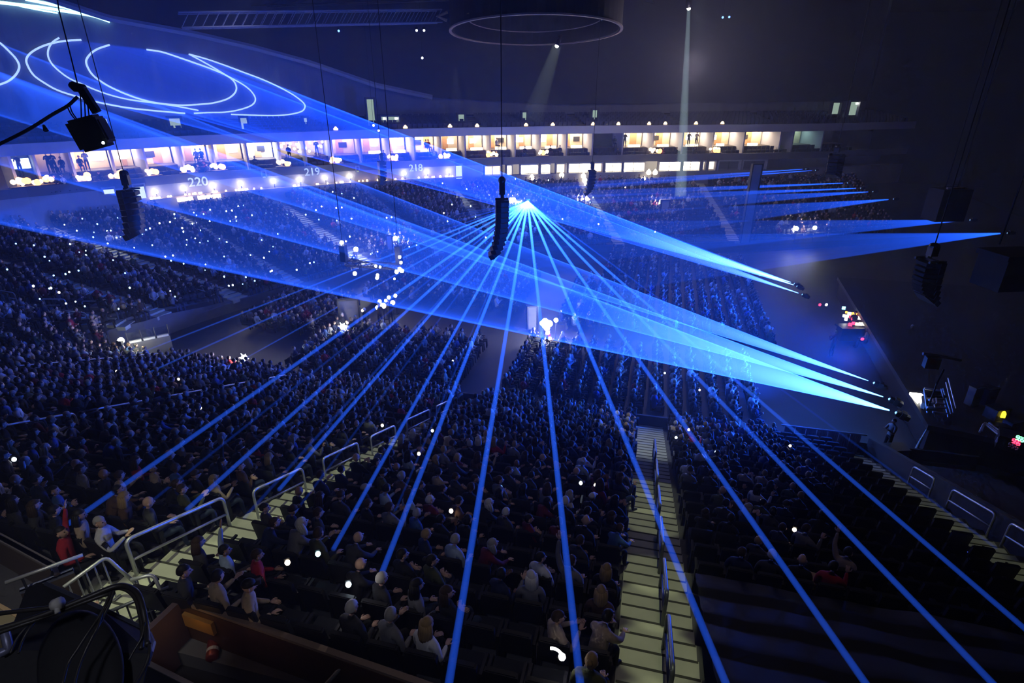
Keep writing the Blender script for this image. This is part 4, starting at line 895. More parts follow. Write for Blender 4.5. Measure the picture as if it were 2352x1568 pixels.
# stair below the gate: rails stand on its left edge
def px_rail(xa, ya, xb, yb, ux, h):
    """rail whose top runs between two pixels, in the plane x = ux"""
    a, c = at_u(xa, ya, ux), at_u(xb, yb, ux); return [Vector((ux, a.y, Z0-SL*a.y)), Vector((ux, c.y, Z0-SL*c.y))]
RL = [(592, 1180, 703, 1124), (747, 1092, 826, 1052), (855, 1038, 910, 1012), (936, 998, 988, 967), (1004, 968, 1030, 944)]
for k, (xa, ya, xb, yb) in enumerate(RL):
    rail_loop(px_rail(xa, ya, xb, yb, -8.25, .9), .9, f'looped steel handrail on the pale stair below the gate, {ORD[k]} down from the long one')
rail_loop(px_rail(312, 1312, 528, 1206, -8.45, .95), .95, 'long looped steel handrail heading the pale stair by the gate', r=.035)
R2 = [(22, 1040, 186, 992), (236, 985, 346, 958), (392, 948, 476, 930), (517, 925, 577, 906), (622, 898, 662, 887)]
for k, (xa, ya, xb, yb) in enumerate(R2):
    rail_loop(px_rail(xa, ya, xb, yb, -17.5, .9), .9, f'blue-lit looped handrail, {ORD[k]} down the stair left of the gate stair')
R3 = [(48, 875, 156, 862), (192, 860, 266, 848), (322, 845, 372, 834)]
for k, (xa, ya, xb, yb) in enumerate(R3):
    rail_loop(px_rail(xa, ya, xb, yb, -27, .9), .9, f'looped handrail, {ORD[k]} from the top of the stair above the corner portal')
# middle rails of the centre stair
for k, (y0, y1) in enumerate(((5.6, 7.0), (7.6, 9.0), (9.6, 11.2), (11.9, 13.5), (14.3, 16.2), (17.0, 19.0))):
    rail_loop([stair_pt(.85, y0), stair_pt(.85, y1)], .92, f'dark handrail down the middle of the railed stair, {ORD[k]} from its top', m=mat('rail_dark', (.12, .13, .16), .4, .6), r=.035)
for k, (xa, ya, xb, yb) in enumerate([(2352+70, 1345, 2290, 1272), (2262, 1238, 2166, 1182), (2130, 1146, 2082, 1118)]):
    rail_loop(px_rail(xa, ya, xb, yb, 10.05, .9), .9, f'steel handrail beside the last stair, {["nearest", "middle", "farthest"][k]} of three', r=.032)
# rails in the bowl stand on the left
def bowl_rail(xa, ya, xb, yb, lab):
    a, _, _ = bowl_hit(xa, ya, .85); c, _, _ = bowl_hit(xb, yb, .85); u = Vector((0, 0, .85))
    rail_loop([a-u, c-u], .85, lab, r=.035)
for k, q in enumerate([(-5, 664, 28, 674), (92, 681, 150, 686), (184, 689, 240, 693), (272, 695, 318, 699)]):
    bowl_rail(*q, f'pale looped handrail in the left corner crowd, {ORD[k]} of four from the frame edge')
for k, q in enumerate([(124, 522, 155, 537), (180, 550, 210, 567), (231, 579, 264, 597), (296, 608, 326, 619), (345, 626, 376, 636), (393, 642, 426, 652), (446, 657, 476, 669)]):
    bowl_rail(*q, f'handrail along the long left stair of the bowl, {ORD[k]} from its top')
for k, q in enumerate([(540, 545, 562, 551), (577, 557, 600, 563), (620, 568, 645, 578), (660, 580, 688, 591)]):
    bowl_rail(*q, f'faint handrail in the blue-lit bowl crowd, {ORD[k]} from its top')
bowl_rail(105, 768, 190, 764, 'looped handrail in the corner crowd just above the corner portal'); bowl_rail(0, 772, 64, 769, 'looped handrail in the corner crowd at the frame edge above the portal')

# aisles of the bowl stand: pale steps
BA = [(6.15, 6.85, 'long pale stair at the left end of the bowl', 1.3), (8.2, 8.2, 'narrow pale stair below the leftmost section number', 1.0), (9.62, 9.62, 'broad pale stair between 220 and 219', 1.5), (10.9, 10.9, 'narrow pale stair below the middle section number', 1.0), (12.0, 12.0, 'pale stair at the tall lit doorway', 1.3), (3.2, 3.4, 'stair in the left corner crowd', 1.1), (4.7, 4.9, 'stair in the corner above the portal', 1.1), (13.6, 13.6, 'dim stair in the far stand left of the star', 1.1), (15.0, 15.0, 'dim stair in the far stand right of the star', 1.1)]
for s1, s0, lab, w in BA:
    t = thing('aisle_stair', lab, 'stairs')
    for k in range(NB*2):
        f = (k+.5)/(NB*2); s = s0+(s1-s0)*f; a, c = bowl(s, k/(NB*2)), bowl(s, (k+1)/(NB*2)); d = (c-a); p = bowl(s, (k+1)/(NB*2))
        zt = bowl(s, (k//2+1)/NB).z+.02+(0.12 if k % 2 else 0); b = MB(); b.box((0, 0, -.1), (w, math.hypot(d.x, d.y)*.96, .24)); o = b.build('step', CONC, t); q = (a+c)/2; o.location = (q.x, q.y, zt); o.rotation_euler = (0, 0, math.atan2(d.y, d.x)-math.pi/2)
for i_, (s_, t_) in enumerate(((6.2, .88), (9.62, .7), (12.0, .8), (8.2, .8), (6.45, .62), (9.62, .4))):
    p = bowl(s_, t_); light('SPOT', 'bowl_aisle_light', p+Vector((0, 0, 14)), (.85, .9, 1), 4500, p, spot_size=R(22), spot_blend=.9, shadow_soft_size=.2)
# corner portal: wall with glass panels, lamp
a, c = at_z(305, 820, .4), at_z(398, 800, .4); a = Vector((a.x, a.y, 0)); c = Vector((c.x, c.y, 0)); d = c-a
t = thing('portal_barrier', 'dark wall with blue glass panels over the corner portal', 'barrier', a, math.atan2(d.y, d.x)); L = d.length
b = MB(); b.box((L/2, 0, .65), (L, .2, 1.3)); b.build('wall_face', CONC_D, t)
for k in range(3):
    b = MB(); b.box((L*(k+.5)/3, 0, 1.65), (L/3-.08, .04, .6)); b.build('glass_panel', glass('clear_glass'), t)
    b = MB(); b.box((L*(k+.5)/3, .02, 1.36), (L/3-.1, .2, .12)); b.build('sill', mat('sill_pale', (.5, .5, .5), .6), t)
for k in range(4):
    b = MB(); b.tube([(L*k/3, 0, 1.3), (L*k/3, 0, 2.0)], .035, 6); b.build('post', STEEL_D, t)
p = at_z(278, 782, 2.0); t = thing('flood_lamp', 'bright yellowish flood lamp at the corner portal', 'lamp', p); b = MB(); b.ball((0, 0, 0), .17, 10, 7); b.build('bulb', glow('flood_bulb', (1, 1, .72), 110), t, True)
b = MB(); b.box((0, -.1, -.1), (.34, .16, .3)); b.tube([(0, -.1, -.2), (0, -.1, -1.9)], .04, 6); b.build('housing', STEEL_D, t)
light('POINT', 'flood_light', p+Vector((.5, .5, -.1)), (1, 1, .65), 90, shadow_soft_size=.15)
light('SPOT', 'floor_aisle_light', (-20, 28, 16), (.85, .88, .9), 800, (-25.5, 28.6, 0), spot_size=R(22), spot_blend=.6, shadow_soft_size=.2)
light('SPOT', 'desk_corner_light', (-18, 33, 12), (1, .93, .85), 420, (-20.3, 33.3, 0), spot_size=R(24), spot_blend=.8, shadow_soft_size=.2)
# desk lamps in clusters on the floor
def lamp_cluster(lab, pts, z, mk, grp):
    for k, (x, y, r_) in enumerate(pts):
        p = at_z(x, y, z); t = thing('desk_lamp', f'{lab}, {ORD[k]} of the cluster', 'lamp', Vector((p.x, p.y, 0)), 0, grp)
        b = MB(); b.ball((0, 0, z), r_, 8, 6); b.build('bulb', mk[k % len(mk)], t, True); b = MB(); b.tube([(0, 0, 0), (0, 0, z-r_*.8)], .03, 6); b.box((0, 0, .03), (.3, .3, .06)); b.build('stand', STEEL_D, t)
lamp_cluster('white work lamp beside the pale pillar mid floor', [(1245, 742, .15), (1252, 738, .2), (1262, 743, .2), (1256, 752, .19), (1258, 764, .12), (1277, 735, .14), (1263, 777, .1), (1250, 748, .14)], 1.4, [HALO], 'white work lamps mid floor')
lamp_cluster('warm lamp of the desk by the pale corner column', [(880, 702, .2), (872, 692, .14), (893, 683, .13), (908, 679, .13), (902, 695, .17), (866, 706, .12), (886, 690, .11), (833, 713, .1)], 1.4, [WARMB, glow('peach_lamp', (1, .7, .55), 8), WHITEL], 'warm desk lamps at the floor corner')

# ------------------------------------------------------------------ suite in the foreground: ledges, gate, cabinet, cables
LEDZ = 7.95
A0, A1 = at_z(424, 1372, LEDZ), at_z(1010, 1572, LEDZ); dv = (A1-A0); dv = Vector((dv.x, dv.y, 0)); dl = dv.normalized(); nb = Vector((dl.y, -dl.x, 0))     # nb points back to the camera
t = thing('suite_ledge', 'brown wooden suite ledge running along the bottom edge of the crowd', 'ledge', A0)
b = MB(); L = dv.length*1.8
def slab(b, x0, x1, y0, y1, z0, z1, m=0): b.prism([dl*x0+nb*y0+Vector((0, 0, z0)), dl*x1+nb*y0+Vector((0, 0, z0)), dl*x1+nb*y1+Vector((0, 0, z0)), dl*x0+nb*y1+Vector((0, 0, z0))], (0, 0, z1-z0), m)
slab(b, 0, L, 0, .09, -.05, 0); b.build('top_rail', mat('ledge_edge', (.30, .22, .17), .4, .2), t)
b = MB(); slab(b, 0, L, .02, .10, -1.0, -.05); b.build('inner_panel', WOOD, t)
b = MB(); slab(b, .06, .62, .10, .16, -.40, -.16); b.build('bracket_shelf', mat('ledge_gold', (.50, .26, .07), .45, .3), t)
b = MB(); slab(b, 0, L, -.06, .02, -1.2, -.3); b.build('outer_panel', BLACK, t)
light('POINT', 'ledge_lamp', A0+dl*.42+nb*.42+Vector((0, 0, -.12)), (1, .55, .14), .55, shadow_soft_size=.08)
# end return of the ledge by the stair
b = MB(); slab(b, -.1, 0, -.1, 1.6, -1.1, .0); tag(b.build('ledge_return', mat('ledge_purple_brown', (.13, .09, .10), .5), None, False, A0), 'dark end wall of the ledge beside the gate stair', 'ledge')
B0, B1 = at_z(-60, 1190, LEDZ), at_z(134, 1294, LEDZ); t = thing('suite_ledge', 'dark suite ledge at the left frame edge beyond the gate', 'ledge', B1); e = (B0-B1)
b = MB(); nn = Vector((-e.y, e.x, 0)).normalized()*-1
nn = nn if nn.y < 0 else -nn
b.prism([Vector(), e, e+nn*.12, nn*.12], (0, 0, -.05)); b.build('top_rail', mat('ledge_edge2', (.2, .18, .18), .5), t)
b = MB(); b.prism([nn*.03, e+nn*.03, e+nn*.1, nn*.1], (0, 0, -1.0)); b.build('inner_panel', mat('ledge_brown_dark', (.11, .085, .07), .6), t)
# suite floor and counters below the camera
b = MB(); b.box((-4, 3.4, 6.85), (30, 2.6, .12)); tag(b.build('floor_suite_balcony', BLACK), 'black carpeted floor of the suite balcony', 'floor', kind='structure')
c0, c1 = at_z(335, 1512, 8.15), at_z(470, 1580, 8.15); cd = (c1-c0).normalized(); cn = Vector((cd.y, -cd.x, 0)).normalized()
t = thing('suite_counter', 'grey counter edge below the brown ledge, beside the black cabinet', 'counter', c0)
b = MB(); b.prism([cd*-1.2, cd*3, cd*3+cn*.06, cd*-1.2+cn*.06], (0, 0, -.06)); b.build('edge_strip', mat('edge_grey', (.34, .29, .26), .4, .3), t)
b = MB(); b.prism([cd*-1.2+cn*.06+Vector((0, 0, -.02)), cd*3+cn*.06+Vector((0, 0, -.02)), cd*3+cn*.6+Vector((0, 0, -.02)), cd*-1.2+cn*.6+Vector((0, 0, -.02))], (0, 0, -.8)); b.build('body', BLACK, t)
e0, e1 = at_z(-30, 1368, 8.6), at_z(60, 1418, 8.6); ed = (e1-e0).normalized(); en = Vector((ed.y, -ed.x, 0)).normalized()
t = thing('suite_counter', 'olive counter corner at the left frame edge', 'counter', e0); b = MB(); b.prism([Vector(), (e1-e0), (e1-e0)+en*.05, en*.05], (0, 0, -.05)); b.build('edge_strip', mat('edge_tan', (.5, .36, .2), .4, .2), t)
b = MB(); b.prism([en*.05-Vector((0, 0, .02)), (e1-e0)+en*.05-Vector((0, 0, .02)), (e1-e0)+en*1.0-Vector((0, 0, .02)), en*1.0-Vector((0, 0, .02))], (0, 0, -.5)); b.build('top', mat('counter_olive', (.23, .20, .12), .6), t)
# clutter in the suite
def item(px, py, z): return at_z(px, py, z)
t = thing('drink_can', 'dark red can with pale print lying in the dark suite', 'can', item(492, 1500, 7.15)); b = MB(); Q = Matrix.Rotation(R(35), 3, 'Z'); b.tube([Q @ Vector((0, -.17, .09)), Q @ Vector((0, -.155, .09)), Q @ Vector((0, .155, .09)), Q @ Vector((0, .17, .09))], [.07, .09, .09, .07], 14); b.build('body', mat('can_red', (.26, .06, .05), .35, .4), t, True)
b = MB(); b.tube([Q @ Vector((0, -.07, .09)), Q @ Vector((0, -.01, .09))], .0915, 14, cap=False); b.build('band', mat('can_band', (.55, .5, .5), .4), t); light('POINT', 'suite_dim_lamp', item(500, 1505, 8.2), (1, .7, .55), 1.2, shadow_soft_size=.2)
for x, y, lab in ((575, 1520, 'dim grey cup standing in the dark suite, nearer the can'), (650, 1545, 'dim grey cup standing in the dark suite near the pale lever'), (405, 1460, 'small dim cup behind the dark red can')):
    t = thing('cup', lab, 'cup', item(x, y, 6.93)); b = MB(); b.tube([(0, 0, 0), (0, 0, .13)], [.035, .05], 12); b.build('body', mat('cup_grey', (.2, .19, .2), .5), t, True); b = MB(); b.tube([(0, 0, .125), (0, 0, .145)], .054, 12); b.build('lid', mat('cup_lid', (.3, .3, .33), .5), t)
t = thing('side_rail', 'short grey bar rising at the end of the dark suite', 'rail', item(748, 1572, 7.4)); o_ = t.location.copy(); b = MB(); b.tube([Vector(), item(788, 1528, 7.75)-o_], .03, 7); b.build('bar', STEEL, t); b = MB(); b.tube([Vector((0, 0, -.5)), Vector()], .03, 7); b.build('post', STEEL_D, t)
# gate guard rails
def guard(lab, top0, top1, z, m, n, drop, leg=None, mid=False):
    a, c = at_z(*top0, z), at_z(*top1, z); t = thing('guard_rail', lab, 'railing', a); d = c-a; pts = [Vector(), d]
    if leg: pts.append(at_z(*leg, z-.55)-a)
    b = MB(); b.tube(fillet(pts, .1), .028, 8); b.build('top_bar', m, t, True)
    for k in range(n):
        q = d*((k+.5)/n); b = MB(); b.tube([q, q-Vector((0, 0, drop))], .015, 6); b.build('baluster', m, t)
    b = MB(); b.tube([Vector((0, 0, -drop)), d-Vector((0, 0, drop))], .02, 6); b.build('bottom_bar', m, t)
    if mid:
        b = MB(); b.tube([Vector((0, 0, -drop*.5)), d-Vector((0, 0, drop*.5))], .016, 6); b.build('mid_bar', m, t)
    return t
guard('pale steel gate guard with balusters at the head of the stair', (146, 1348), (243, 1278), 8.1, STEEL, 5, .85, (312, 1340))
guard('dark baluster guard standing over the pale stair head', (232, 1412), (388, 1348), 7.75, mat('rail_dark', (.12, .13, .16), .4, .6), 7, .62, mid=True)
guard('short looped guard between the gate and the long handrail', (300, 1332), (352, 1318), 8.0, STEEL, 2, .7, (388, 1400))
a, c = at_z(12, 1338, 8.05), at_z(190, 1274, 8.05); t = thing('side_guard', 'bluish steel rail with a blue-lit board below it, by the gate', 'railing', a); d = c-a
b = MB(); b.tube([Vector(), d], .03, 8); b.build('top_bar', STEEL, t, True); b = MB(); q0, q1 = at_z(45, 1355, 7.75)-a, at_z(168, 1306, 7.75)-a; sd = Vector((-(q1-q0).y, (q1-q0).x, 0)).normalized()*.05; b.prism([q0-sd, q1-sd, q1+sd, q0+sd], (0, 0, -.05)); b.build('board', mat('board_blue_lit', (.35, .4, .6), .5), t)  # blue of the laser light is put into the board's colour
b = MB(); b.prism([q0-sd, q1-sd, q1+sd*0, q0+sd*0], (0, 0, -.9)); b.build('panel', mat('panel_brown_dark', (.07, .05, .04), .6), t)
for f in (.2, .9): b = MB(); b.tube([d*f, d*f-Vector((0, 0, .9))], .02, 6); b.build('post', STEEL_D, t)
# black cabinet close to the camera
F = lambda x, y, d_: at_d(x, y, d_)
t = thing('stage_monitor', 'big black speaker cabinet at the bottom left with cables over it', 'speaker', F(190, 1470, 3.2)); o_ = t.location.copy(); back = (ray(190, 1470).normalized())*.55
P_ = [F(x, y, d_)-o_ for x, y, d_ in ((60, 1352, 3.35), (84, 1338, 3.4), (105, 1340, 3.4), (225, 1392, 3.3), (335, 1446, 3.2), (343, 1458, 3.15), (352, 1478, 3.05), (346, 1500, 2.95), (338, 1525, 2.9), (318, 1620, 2.8), (-60, 1620, 2.8), (8, 1492, 2.95))]
b = MB(); b.prism(P_, back*1.0); b.build('body', mat('cabinet_black', (.016, .016, .019), .75, var=.4, scale=40, bump=.2), t)
b = MB(); cen = F(185, 1530, 2.86)-o_; nx = (F(285, 1530, 2.86)-o_-cen); ny = (F(185, 1400, 3.08)-o_-cen)
def disc(k, h): return [cen+nx*k*math.cos(a)+ny*k*math.sin(a)-back.normalized()*h for a in np.linspace(0, 2*math.pi, 40, endpoint=False)]
q = disc(1.0, -.06)+disc(1.0, .03)+disc(.93, .05)+disc(.5, .035); fs = []
for j in range(3):
    for i in range(40): fs.append((j*40+i, j*40+(i+1) % 40, (j+1)*40+(i+1) % 40, (j+1)*40+i))
fs.append(tuple(range(120, 160))); b.add(q, fs); b.build('driver_grille', mat('grille_black', (.012, .012, .014), .6, var=.5, scale=120, bump=.4), t, True)
b = MB(); b.tube([P_[2]-back.normalized()*.01, P_[3]-back.normalized()*.01, P_[4]-back.normalized()*.01], .012, 6); b.tube([P_[4], P_[5], P_[6], P_[7], P_[8]], .014, 6); b.build('edge_trim', mat('trim_blue_black', (.06, .065, .10), .35, .3), t)
b = MB(); b.tube(smooth_curve([F(x, y, d_)-o_ for x, y, d_ in ((10, 1448, 2.95), (16, 1470, 2.93), (18, 1490, 2.92), (0, 1500, 2.9))], 4), .022, 8); b.build('handle', mat('handle_blue_grey', (.16, .17, .26), .4, .4), t, True)
CABLE = mat('cable_black_rubber', (.02, .018, .017), .45, spec=.5)
CB = [([(-30, 1452, 2.75), (60, 1425, 2.8), (140, 1396, 2.85), (210, 1368, 2.9), (262, 1347, 2.95), (292, 1346, 2.95), (316, 1362, 2.9), (328, 1395, 2.85), (336, 1440, 2.8), (340, 1480, 2.7)], .014),
      ([(-30, 1412, 2.85), (50, 1402, 2.86), (130, 1392, 2.88), (200, 1372, 2.92), (255, 1353, 2.96), (285, 1352, 2.96), (310, 1372, 2.92), (322, 1410, 2.86), (328, 1450, 2.8), (324, 1490, 2.74)], .011),
      ([(-30, 1462, 2.74), (40, 1438, 2.78), (120, 1410, 2.84), (190, 1384, 2.88), (240, 1366, 2.92), (262, 1362, 2.92)], .010), ([(256, 1358, 2.9), (244, 1385, 2.85), (226, 1418, 2.8), (204, 1450, 2.75), (178, 1490, 2.7), (156, 1525, 2.66), (144, 1570, 2.6)], .007),
      ([(262, 1356, 2.9), (250, 1390, 2.85), (232, 1425, 2.8), (216, 1455, 2.74), (196, 1495, 2.7), (180, 1535, 2.65), (170, 1575, 2.6)], .007), ([(262, 1362, 2.9), (252, 1382, 2.86), (236, 1406, 2.82), (224, 1440, 2.76), (206, 1475, 2.72)], .006),
      ([(86, 1414, 2.86), (60, 1440, 2.8), (38, 1468, 2.76), (24, 1500, 2.72)], .006), ([(92, 1414, 2.86), (70, 1440, 2.8), (52, 1470, 2.76), (42, 1500, 2.72)], .006), ([(332, 1430, 2.8), (326, 1462, 2.76), (310, 1490, 2.73), (296, 1515, 2.7)], .005),
      ([(340, 1460, 2.75), (344, 1495, 2.68), (336, 1525, 2.64), (322, 1552, 2.6), (308, 1575, 2.56)], .009)]
t = thing('cable_bundle', 'arching bundle of black cables tied across the black cabinet', 'cables', F(130, 1395, 2.86)); o_ = t.location.copy()
for pts, r_ in CB:
    b = MB(); b.tube(smooth_curve([F(*q)-o_ for q in pts], 6), r_, 8); b.build('cable', CABLE, t, True)
b = MB(); b.tube([F(124, 1390, 2.83)-o_, F(140, 1383, 2.83)-o_], .03, 10); b.tube([F(130, 1392, 2.82)-o_, F(133, 1407, 2.8)-o_], .013, 6); b.build('tie', mat('tie_grey', (.35, .34, .32), .6), t, True)
# sheet over the unused seats at the lower right
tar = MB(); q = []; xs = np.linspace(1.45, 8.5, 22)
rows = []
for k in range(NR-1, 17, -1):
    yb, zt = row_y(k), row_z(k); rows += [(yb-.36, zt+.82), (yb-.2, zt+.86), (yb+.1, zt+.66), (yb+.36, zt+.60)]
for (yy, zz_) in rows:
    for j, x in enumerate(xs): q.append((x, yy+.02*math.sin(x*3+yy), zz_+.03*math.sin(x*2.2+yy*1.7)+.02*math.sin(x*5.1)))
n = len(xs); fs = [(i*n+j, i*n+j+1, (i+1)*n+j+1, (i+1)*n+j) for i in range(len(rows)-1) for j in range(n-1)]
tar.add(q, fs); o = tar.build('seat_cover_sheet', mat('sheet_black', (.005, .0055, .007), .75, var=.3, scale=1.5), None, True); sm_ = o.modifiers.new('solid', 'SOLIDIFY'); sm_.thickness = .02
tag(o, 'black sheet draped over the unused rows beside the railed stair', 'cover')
for x, y, lab in ((1914, 1135, 'farthest'), (2046, 1189, 'middle'), (2208, 1268, 'nearest')):
    p = at_stand(x, y, .5); b = MB(); b.box((0, 0, 0), (.34, .05, .05)); b.box((-.12, 0, .03), (.1, .06, .04)); tag(b.build('blue_marker', glow('marker_blue', (.06, .10, 1), 3), None, False, p), f'short blue light strip on the empty dark rows, {lab} of three', 'light')

# ------------------------------------------------------------------ people
SKINS = [mat('skin_light', (.50, .32, .24), .55), mat('skin_tan', (.36, .21, .14), .55), mat('skin_brown', (.17, .09, .055), .55)]
HAIRS = [('brown', mat('hair_brown', (.045, .026, .015), .7)), ('dark', mat('hair_dark', (.012, .010, .010), .6)), ('grey', mat('hair_grey', (.32, .31, .30), .7)), ('blond', mat('hair_blond', (.30, .20, .09), .7)), ('white', mat('hair_white', (.55, .54, .52), .7))]
TOPS = [('black', (.012, .012, .014)), ('charcoal', (.035, .035, .04)), ('navy', (.015, .022, .06)), ('grey', (.16, .16, .17)), ('white', (.55, .55, .55)), ('maroon', (.12, .015, .025)), ('olive', (.07, .075, .03)), ('brown', (.09, .05, .03)), ('blue', (.04, .09, .25)), ('beige', (.36, .28, .20)), ('red', (.35, .02, .03)), ('pale blue', (.30, .38, .5))]
TOPM = [mat('cloth_'+n.replace(' ', '_'), c, .85, var=.2, scale=20) for n, c in TOPS]
LEGM = [mat('trousers_denim', (.03, .045, .09), .85), mat('trousers_black', (.014, .014, .016), .85), mat('trousers_tan', (.13, .10, .07), .85)]
SHOE = mat('shoe_black', (.012, .012, .012), .5); EYEM = mat('eye_dark', (.02, .015, .012), .3); LIP = mat('lip_rose', (.28, .10, .09), .5)
def skin_mesh(joints, edges, sub=1):
    me = bpy.data.meshes.new('tmp'); me.from_pydata([j[0] for j in joints], edges, []); o = bpy.data.objects.new('tmp', me); col.objects.link(o)
    bpy.context.view_layer.objects.active = o
    sk = o.modifiers.new('skin', 'SKIN'); sk.use_smooth_shade = True
    for k, j in enumerate(joints):
        v = me.skin_vertices[0].data[k]; v.radius = j[1] if isinstance(j[1], tuple) else (j[1], j[1]); v.use_root = (k == 0)
    ss = o.modifiers.new('sub', 'SUBSURF'); ss.levels = sub; ss.render_levels = sub
    dg = bpy.context.evaluated_depsgraph_get(); ev = o.evaluated_get(dg); m2 = ev.to_mesh()
    vs = [v.co.copy() for v in m2.vertices]; fs = [tuple(p.vertices) for p in m2.polygons]; ev.to_mesh_clear()
    bpy.data.objects.remove(o); bpy.data.meshes.remove(me); return vs, fs
def head_part(b, c, M):
    """head with brow, nose, mouth, ears and eyes; faces +Y before M; slot 0 skin, 4 eye, 5 lip"""
    h = MB(); h.ball((0, 0, 0), (.076, .096, .118), 14, 11)
    vs = []
    for x, y, z in h.v:
        if z < -.02: f = 1-.38*min(1, (-z-.02)/.1); x *= f; y = y*f+.012*min(1, (-z-.02)/.1)
        if y > .05 and .0 < z < .035 and .012 < abs(x) < .055: y -= .010
        vs.append((x, y, z))
    b.add([c+M @ Vector(v) for v in vs], h.f, 0)
    nz = [(-.013, .085, -.03), (.013, .085, -.03), (0, .122, -.028), (0, .09, .022), (0, .092, -.045)]
    b.add([c+M @ Vector(v) for v in nz], [(0, 2, 3), (2, 1, 3), (0, 4, 2), (4, 1, 2)], 0)
    for s in (-1, 1):
        b.ball(c+M @ Vector((s*.078, -.008, -.008)), (.014, .026, .034), 6, 5, 0, M); b.ball(c+M @ Vector((s*.030, .078, .012)), (.013, .012, .009), 6, 4, 4, M)
    b.ball(c+M @ Vector((0, .083, -.062)), (.024, .012, .008), 6, 4, 5, M)
def hand_part(b, w, d, up, side, curl=.5):
    """palm and five fingers from wrist w along d; up: back of the hand; side: +1 thumb to d x up"""
    d = d.normalized(); up = (up-d*up.dot(d)).normalized(); x = d.cross(up)*side; M = Matrix((x, d, up)).transposed()
    b.ball(w+d*.05, (.040, .056, .018), 8, 6, 0, M)
    for k, (o, L) in enumerate(((-.030, .060), (-.010, .074), (.010, .078), (.029, .070))):
        p = w+x*o+d*.088; q = p+(d*math.cos(curl*.5)-up*math.sin(curl*.5))*L*.55; r_ = q+(d*math.cos(curl*1.5)-up*math.sin(curl*1.5))*L*.5; b.tube([p-d*.02, p, q, r_], [.009, .0095, .0085, .006], 6)
    p = w+x*.036+d*.03; q = p+(x*.75+d*.65-up*.2)*.036; r_ = q+(d*.9+x*.1-up*.35)*.034; b.tube([p-x*.01, p, q, r_], [.012, .012, .010, .007], 6)
def person_mesh(name, arms, lean=0.1, look=(0, 0), stand=False, hands=(.5, .5)):
    """arms: per side (elbow, wrist) relative to the shoulder; returns mesh with slots skin, top, trousers, shoe, eye, lip"""
    V = Vector; hipz = .92 if stand else .50; hy = .0; tilt = Matrix.Rotation(-lean, 3, 'X'); P = V((0, hy, hipz)); T = lambda z, y=0, x=0: P+tilt @ V((x, y, z))
    J = [(T(0), (.17, .125)), (T(.18), (.15, .11)), (T(.36), (.175, .12)), (T(.50), (.12, .085)), (T(.58), (.055, .055)), (T(.64, .01), (.05, .05))]
    E = [(0, 1), (1, 2), (2, 3), (3, 4), (4, 5)]; seg = [(0, 1, 1), (1, 2, 1), (2, 3, 1), (3, 4, 1), (4, 5, 0)]; wr = []
    for si, s in enumerate((-1, 1)):
        sh = T(.49, 0, s*.175); el = sh+V((s*arms[si][0][0], arms[si][0][1], arms[si][0][2])); wt = el+V((s*arms[si][1][0], arms[si][1][1], arms[si][1][2])); n = len(J)
        J += [(sh, .072), (el, .050), ((el+wt)/2, .044), (wt, .030)]; E += [(3, n), (n, n+1), (n+1, n+2), (n+2, n+3)]; seg += [(3, n, 1), (n, n+1, 1), (n+1, n+2, 1), (n+2, n+3, 1)]; wr.append((wt, wt-el, s))
        hp = P+V((s*.095, .02, -.02)); n = len(J)
        if stand: kn, an, toe = P+V((s*.11, .03, -.46)), P+V((s*.12, -.02, -.84)), P+V((s*.13, .14, -.885))
        else: kn, an, toe = P+V((s*.12, .44, .02)), P+V((s*.12, .46, -.41)), P+V((s*.13, .62, -.465))
        J += [(hp, .098), (kn, .066), (an, .045), (toe, .034)]; E += [(0, n), (n, n+1), (n+1, n+2), (n+2, n+3)]; seg += [(0, n, 2), (n, n+1, 2), (n+1, n+2, 2), (n+2, n+3, 3)]
    vs, fs = skin_mesh(J, E, 1); b = MB(); by = {0: [], 1: [], 2: [], 3: []}
    for f in fs:
        c = sum((vs[i] for i in f), V())/len(f); best = (9, 1)
        for i, j, m in seg:
            a, d = J[i][0], J[j][0]-J[i][0]; t = max(0, min(1, (c-a).dot(d)/max(d.length_squared, 1e-9))); r_ = J[i][1] if not isinstance(J[i][1], tuple) else J[i][1][0]; e = (c-(a+d*t)).length/(r_+.02)
            if e < best[0]: best = (e, m)
        by[best[1]].append(f)
    b.v = [tuple(v) for v in vs]
    for m, l in by.items():
        for f in l: b.f.append(f); b.m.append(m)
    hc = T(.74, .03); M = Matrix.Rotation(look[0], 3, 'Z') @ Matrix.Rotation(look[1], 3, 'X'); head_part(b, hc, M)
    for si, (w, d, s) in enumerate(wr): hand_part(b, w, d, V((0, -.3, 1)) if abs(d.normalized().z) < .8 else V((0, -1, 0)), s, hands[si])
    me = b.mesh(name, [SKINS[0], TOPM[0], LEGM[0], SHOE, EYEM, LIP], True); return me, hc, M
POSES = [person_mesh('body', [((.05, .02, -.27), (-.10, .24, -.02))]*2, .06, (0, -.05)),
         person_mesh('body', [((.06, .14, -.24), (-.16, .22, .14))]*2, .0, (-.3, .05), hands=(.1, .1)),
         person_mesh('body', [((.04, .02, -.27), (-.12, .23, .02)), ((.08, .16, -.20), (-.02, .12, .24))], .02, (-.4, .1), hands=(.6, 1.2)),
         person_mesh('body', [((.07, .06, -.26), (-.24, .14, .06))]*2, -.05, (-.5, .12)),
         person_mesh('body', [((.02, .20, -.20), (-.06, .20, -.06))]*2, .42, (-.2, .3)),
         person_mesh('body', [((.10, .04, .26), (.02, .06, .26)), ((.05, .02, -.27), (-.10, .24, -.02))], .0, (-.3, .15), hands=(.2, .6)),
         person_mesh('body', [((.06, .10, -.25), (-.10, .20, .17)), ((.05, .02, -.27), (-.10, .24, -.02))], .1, (.35, .0)),
         person_mesh('body', [((.06, .10, -.25), (-.17, .22, .15))]*2, .03, (-.3, .05), stand=True, hands=(.1, .1))]
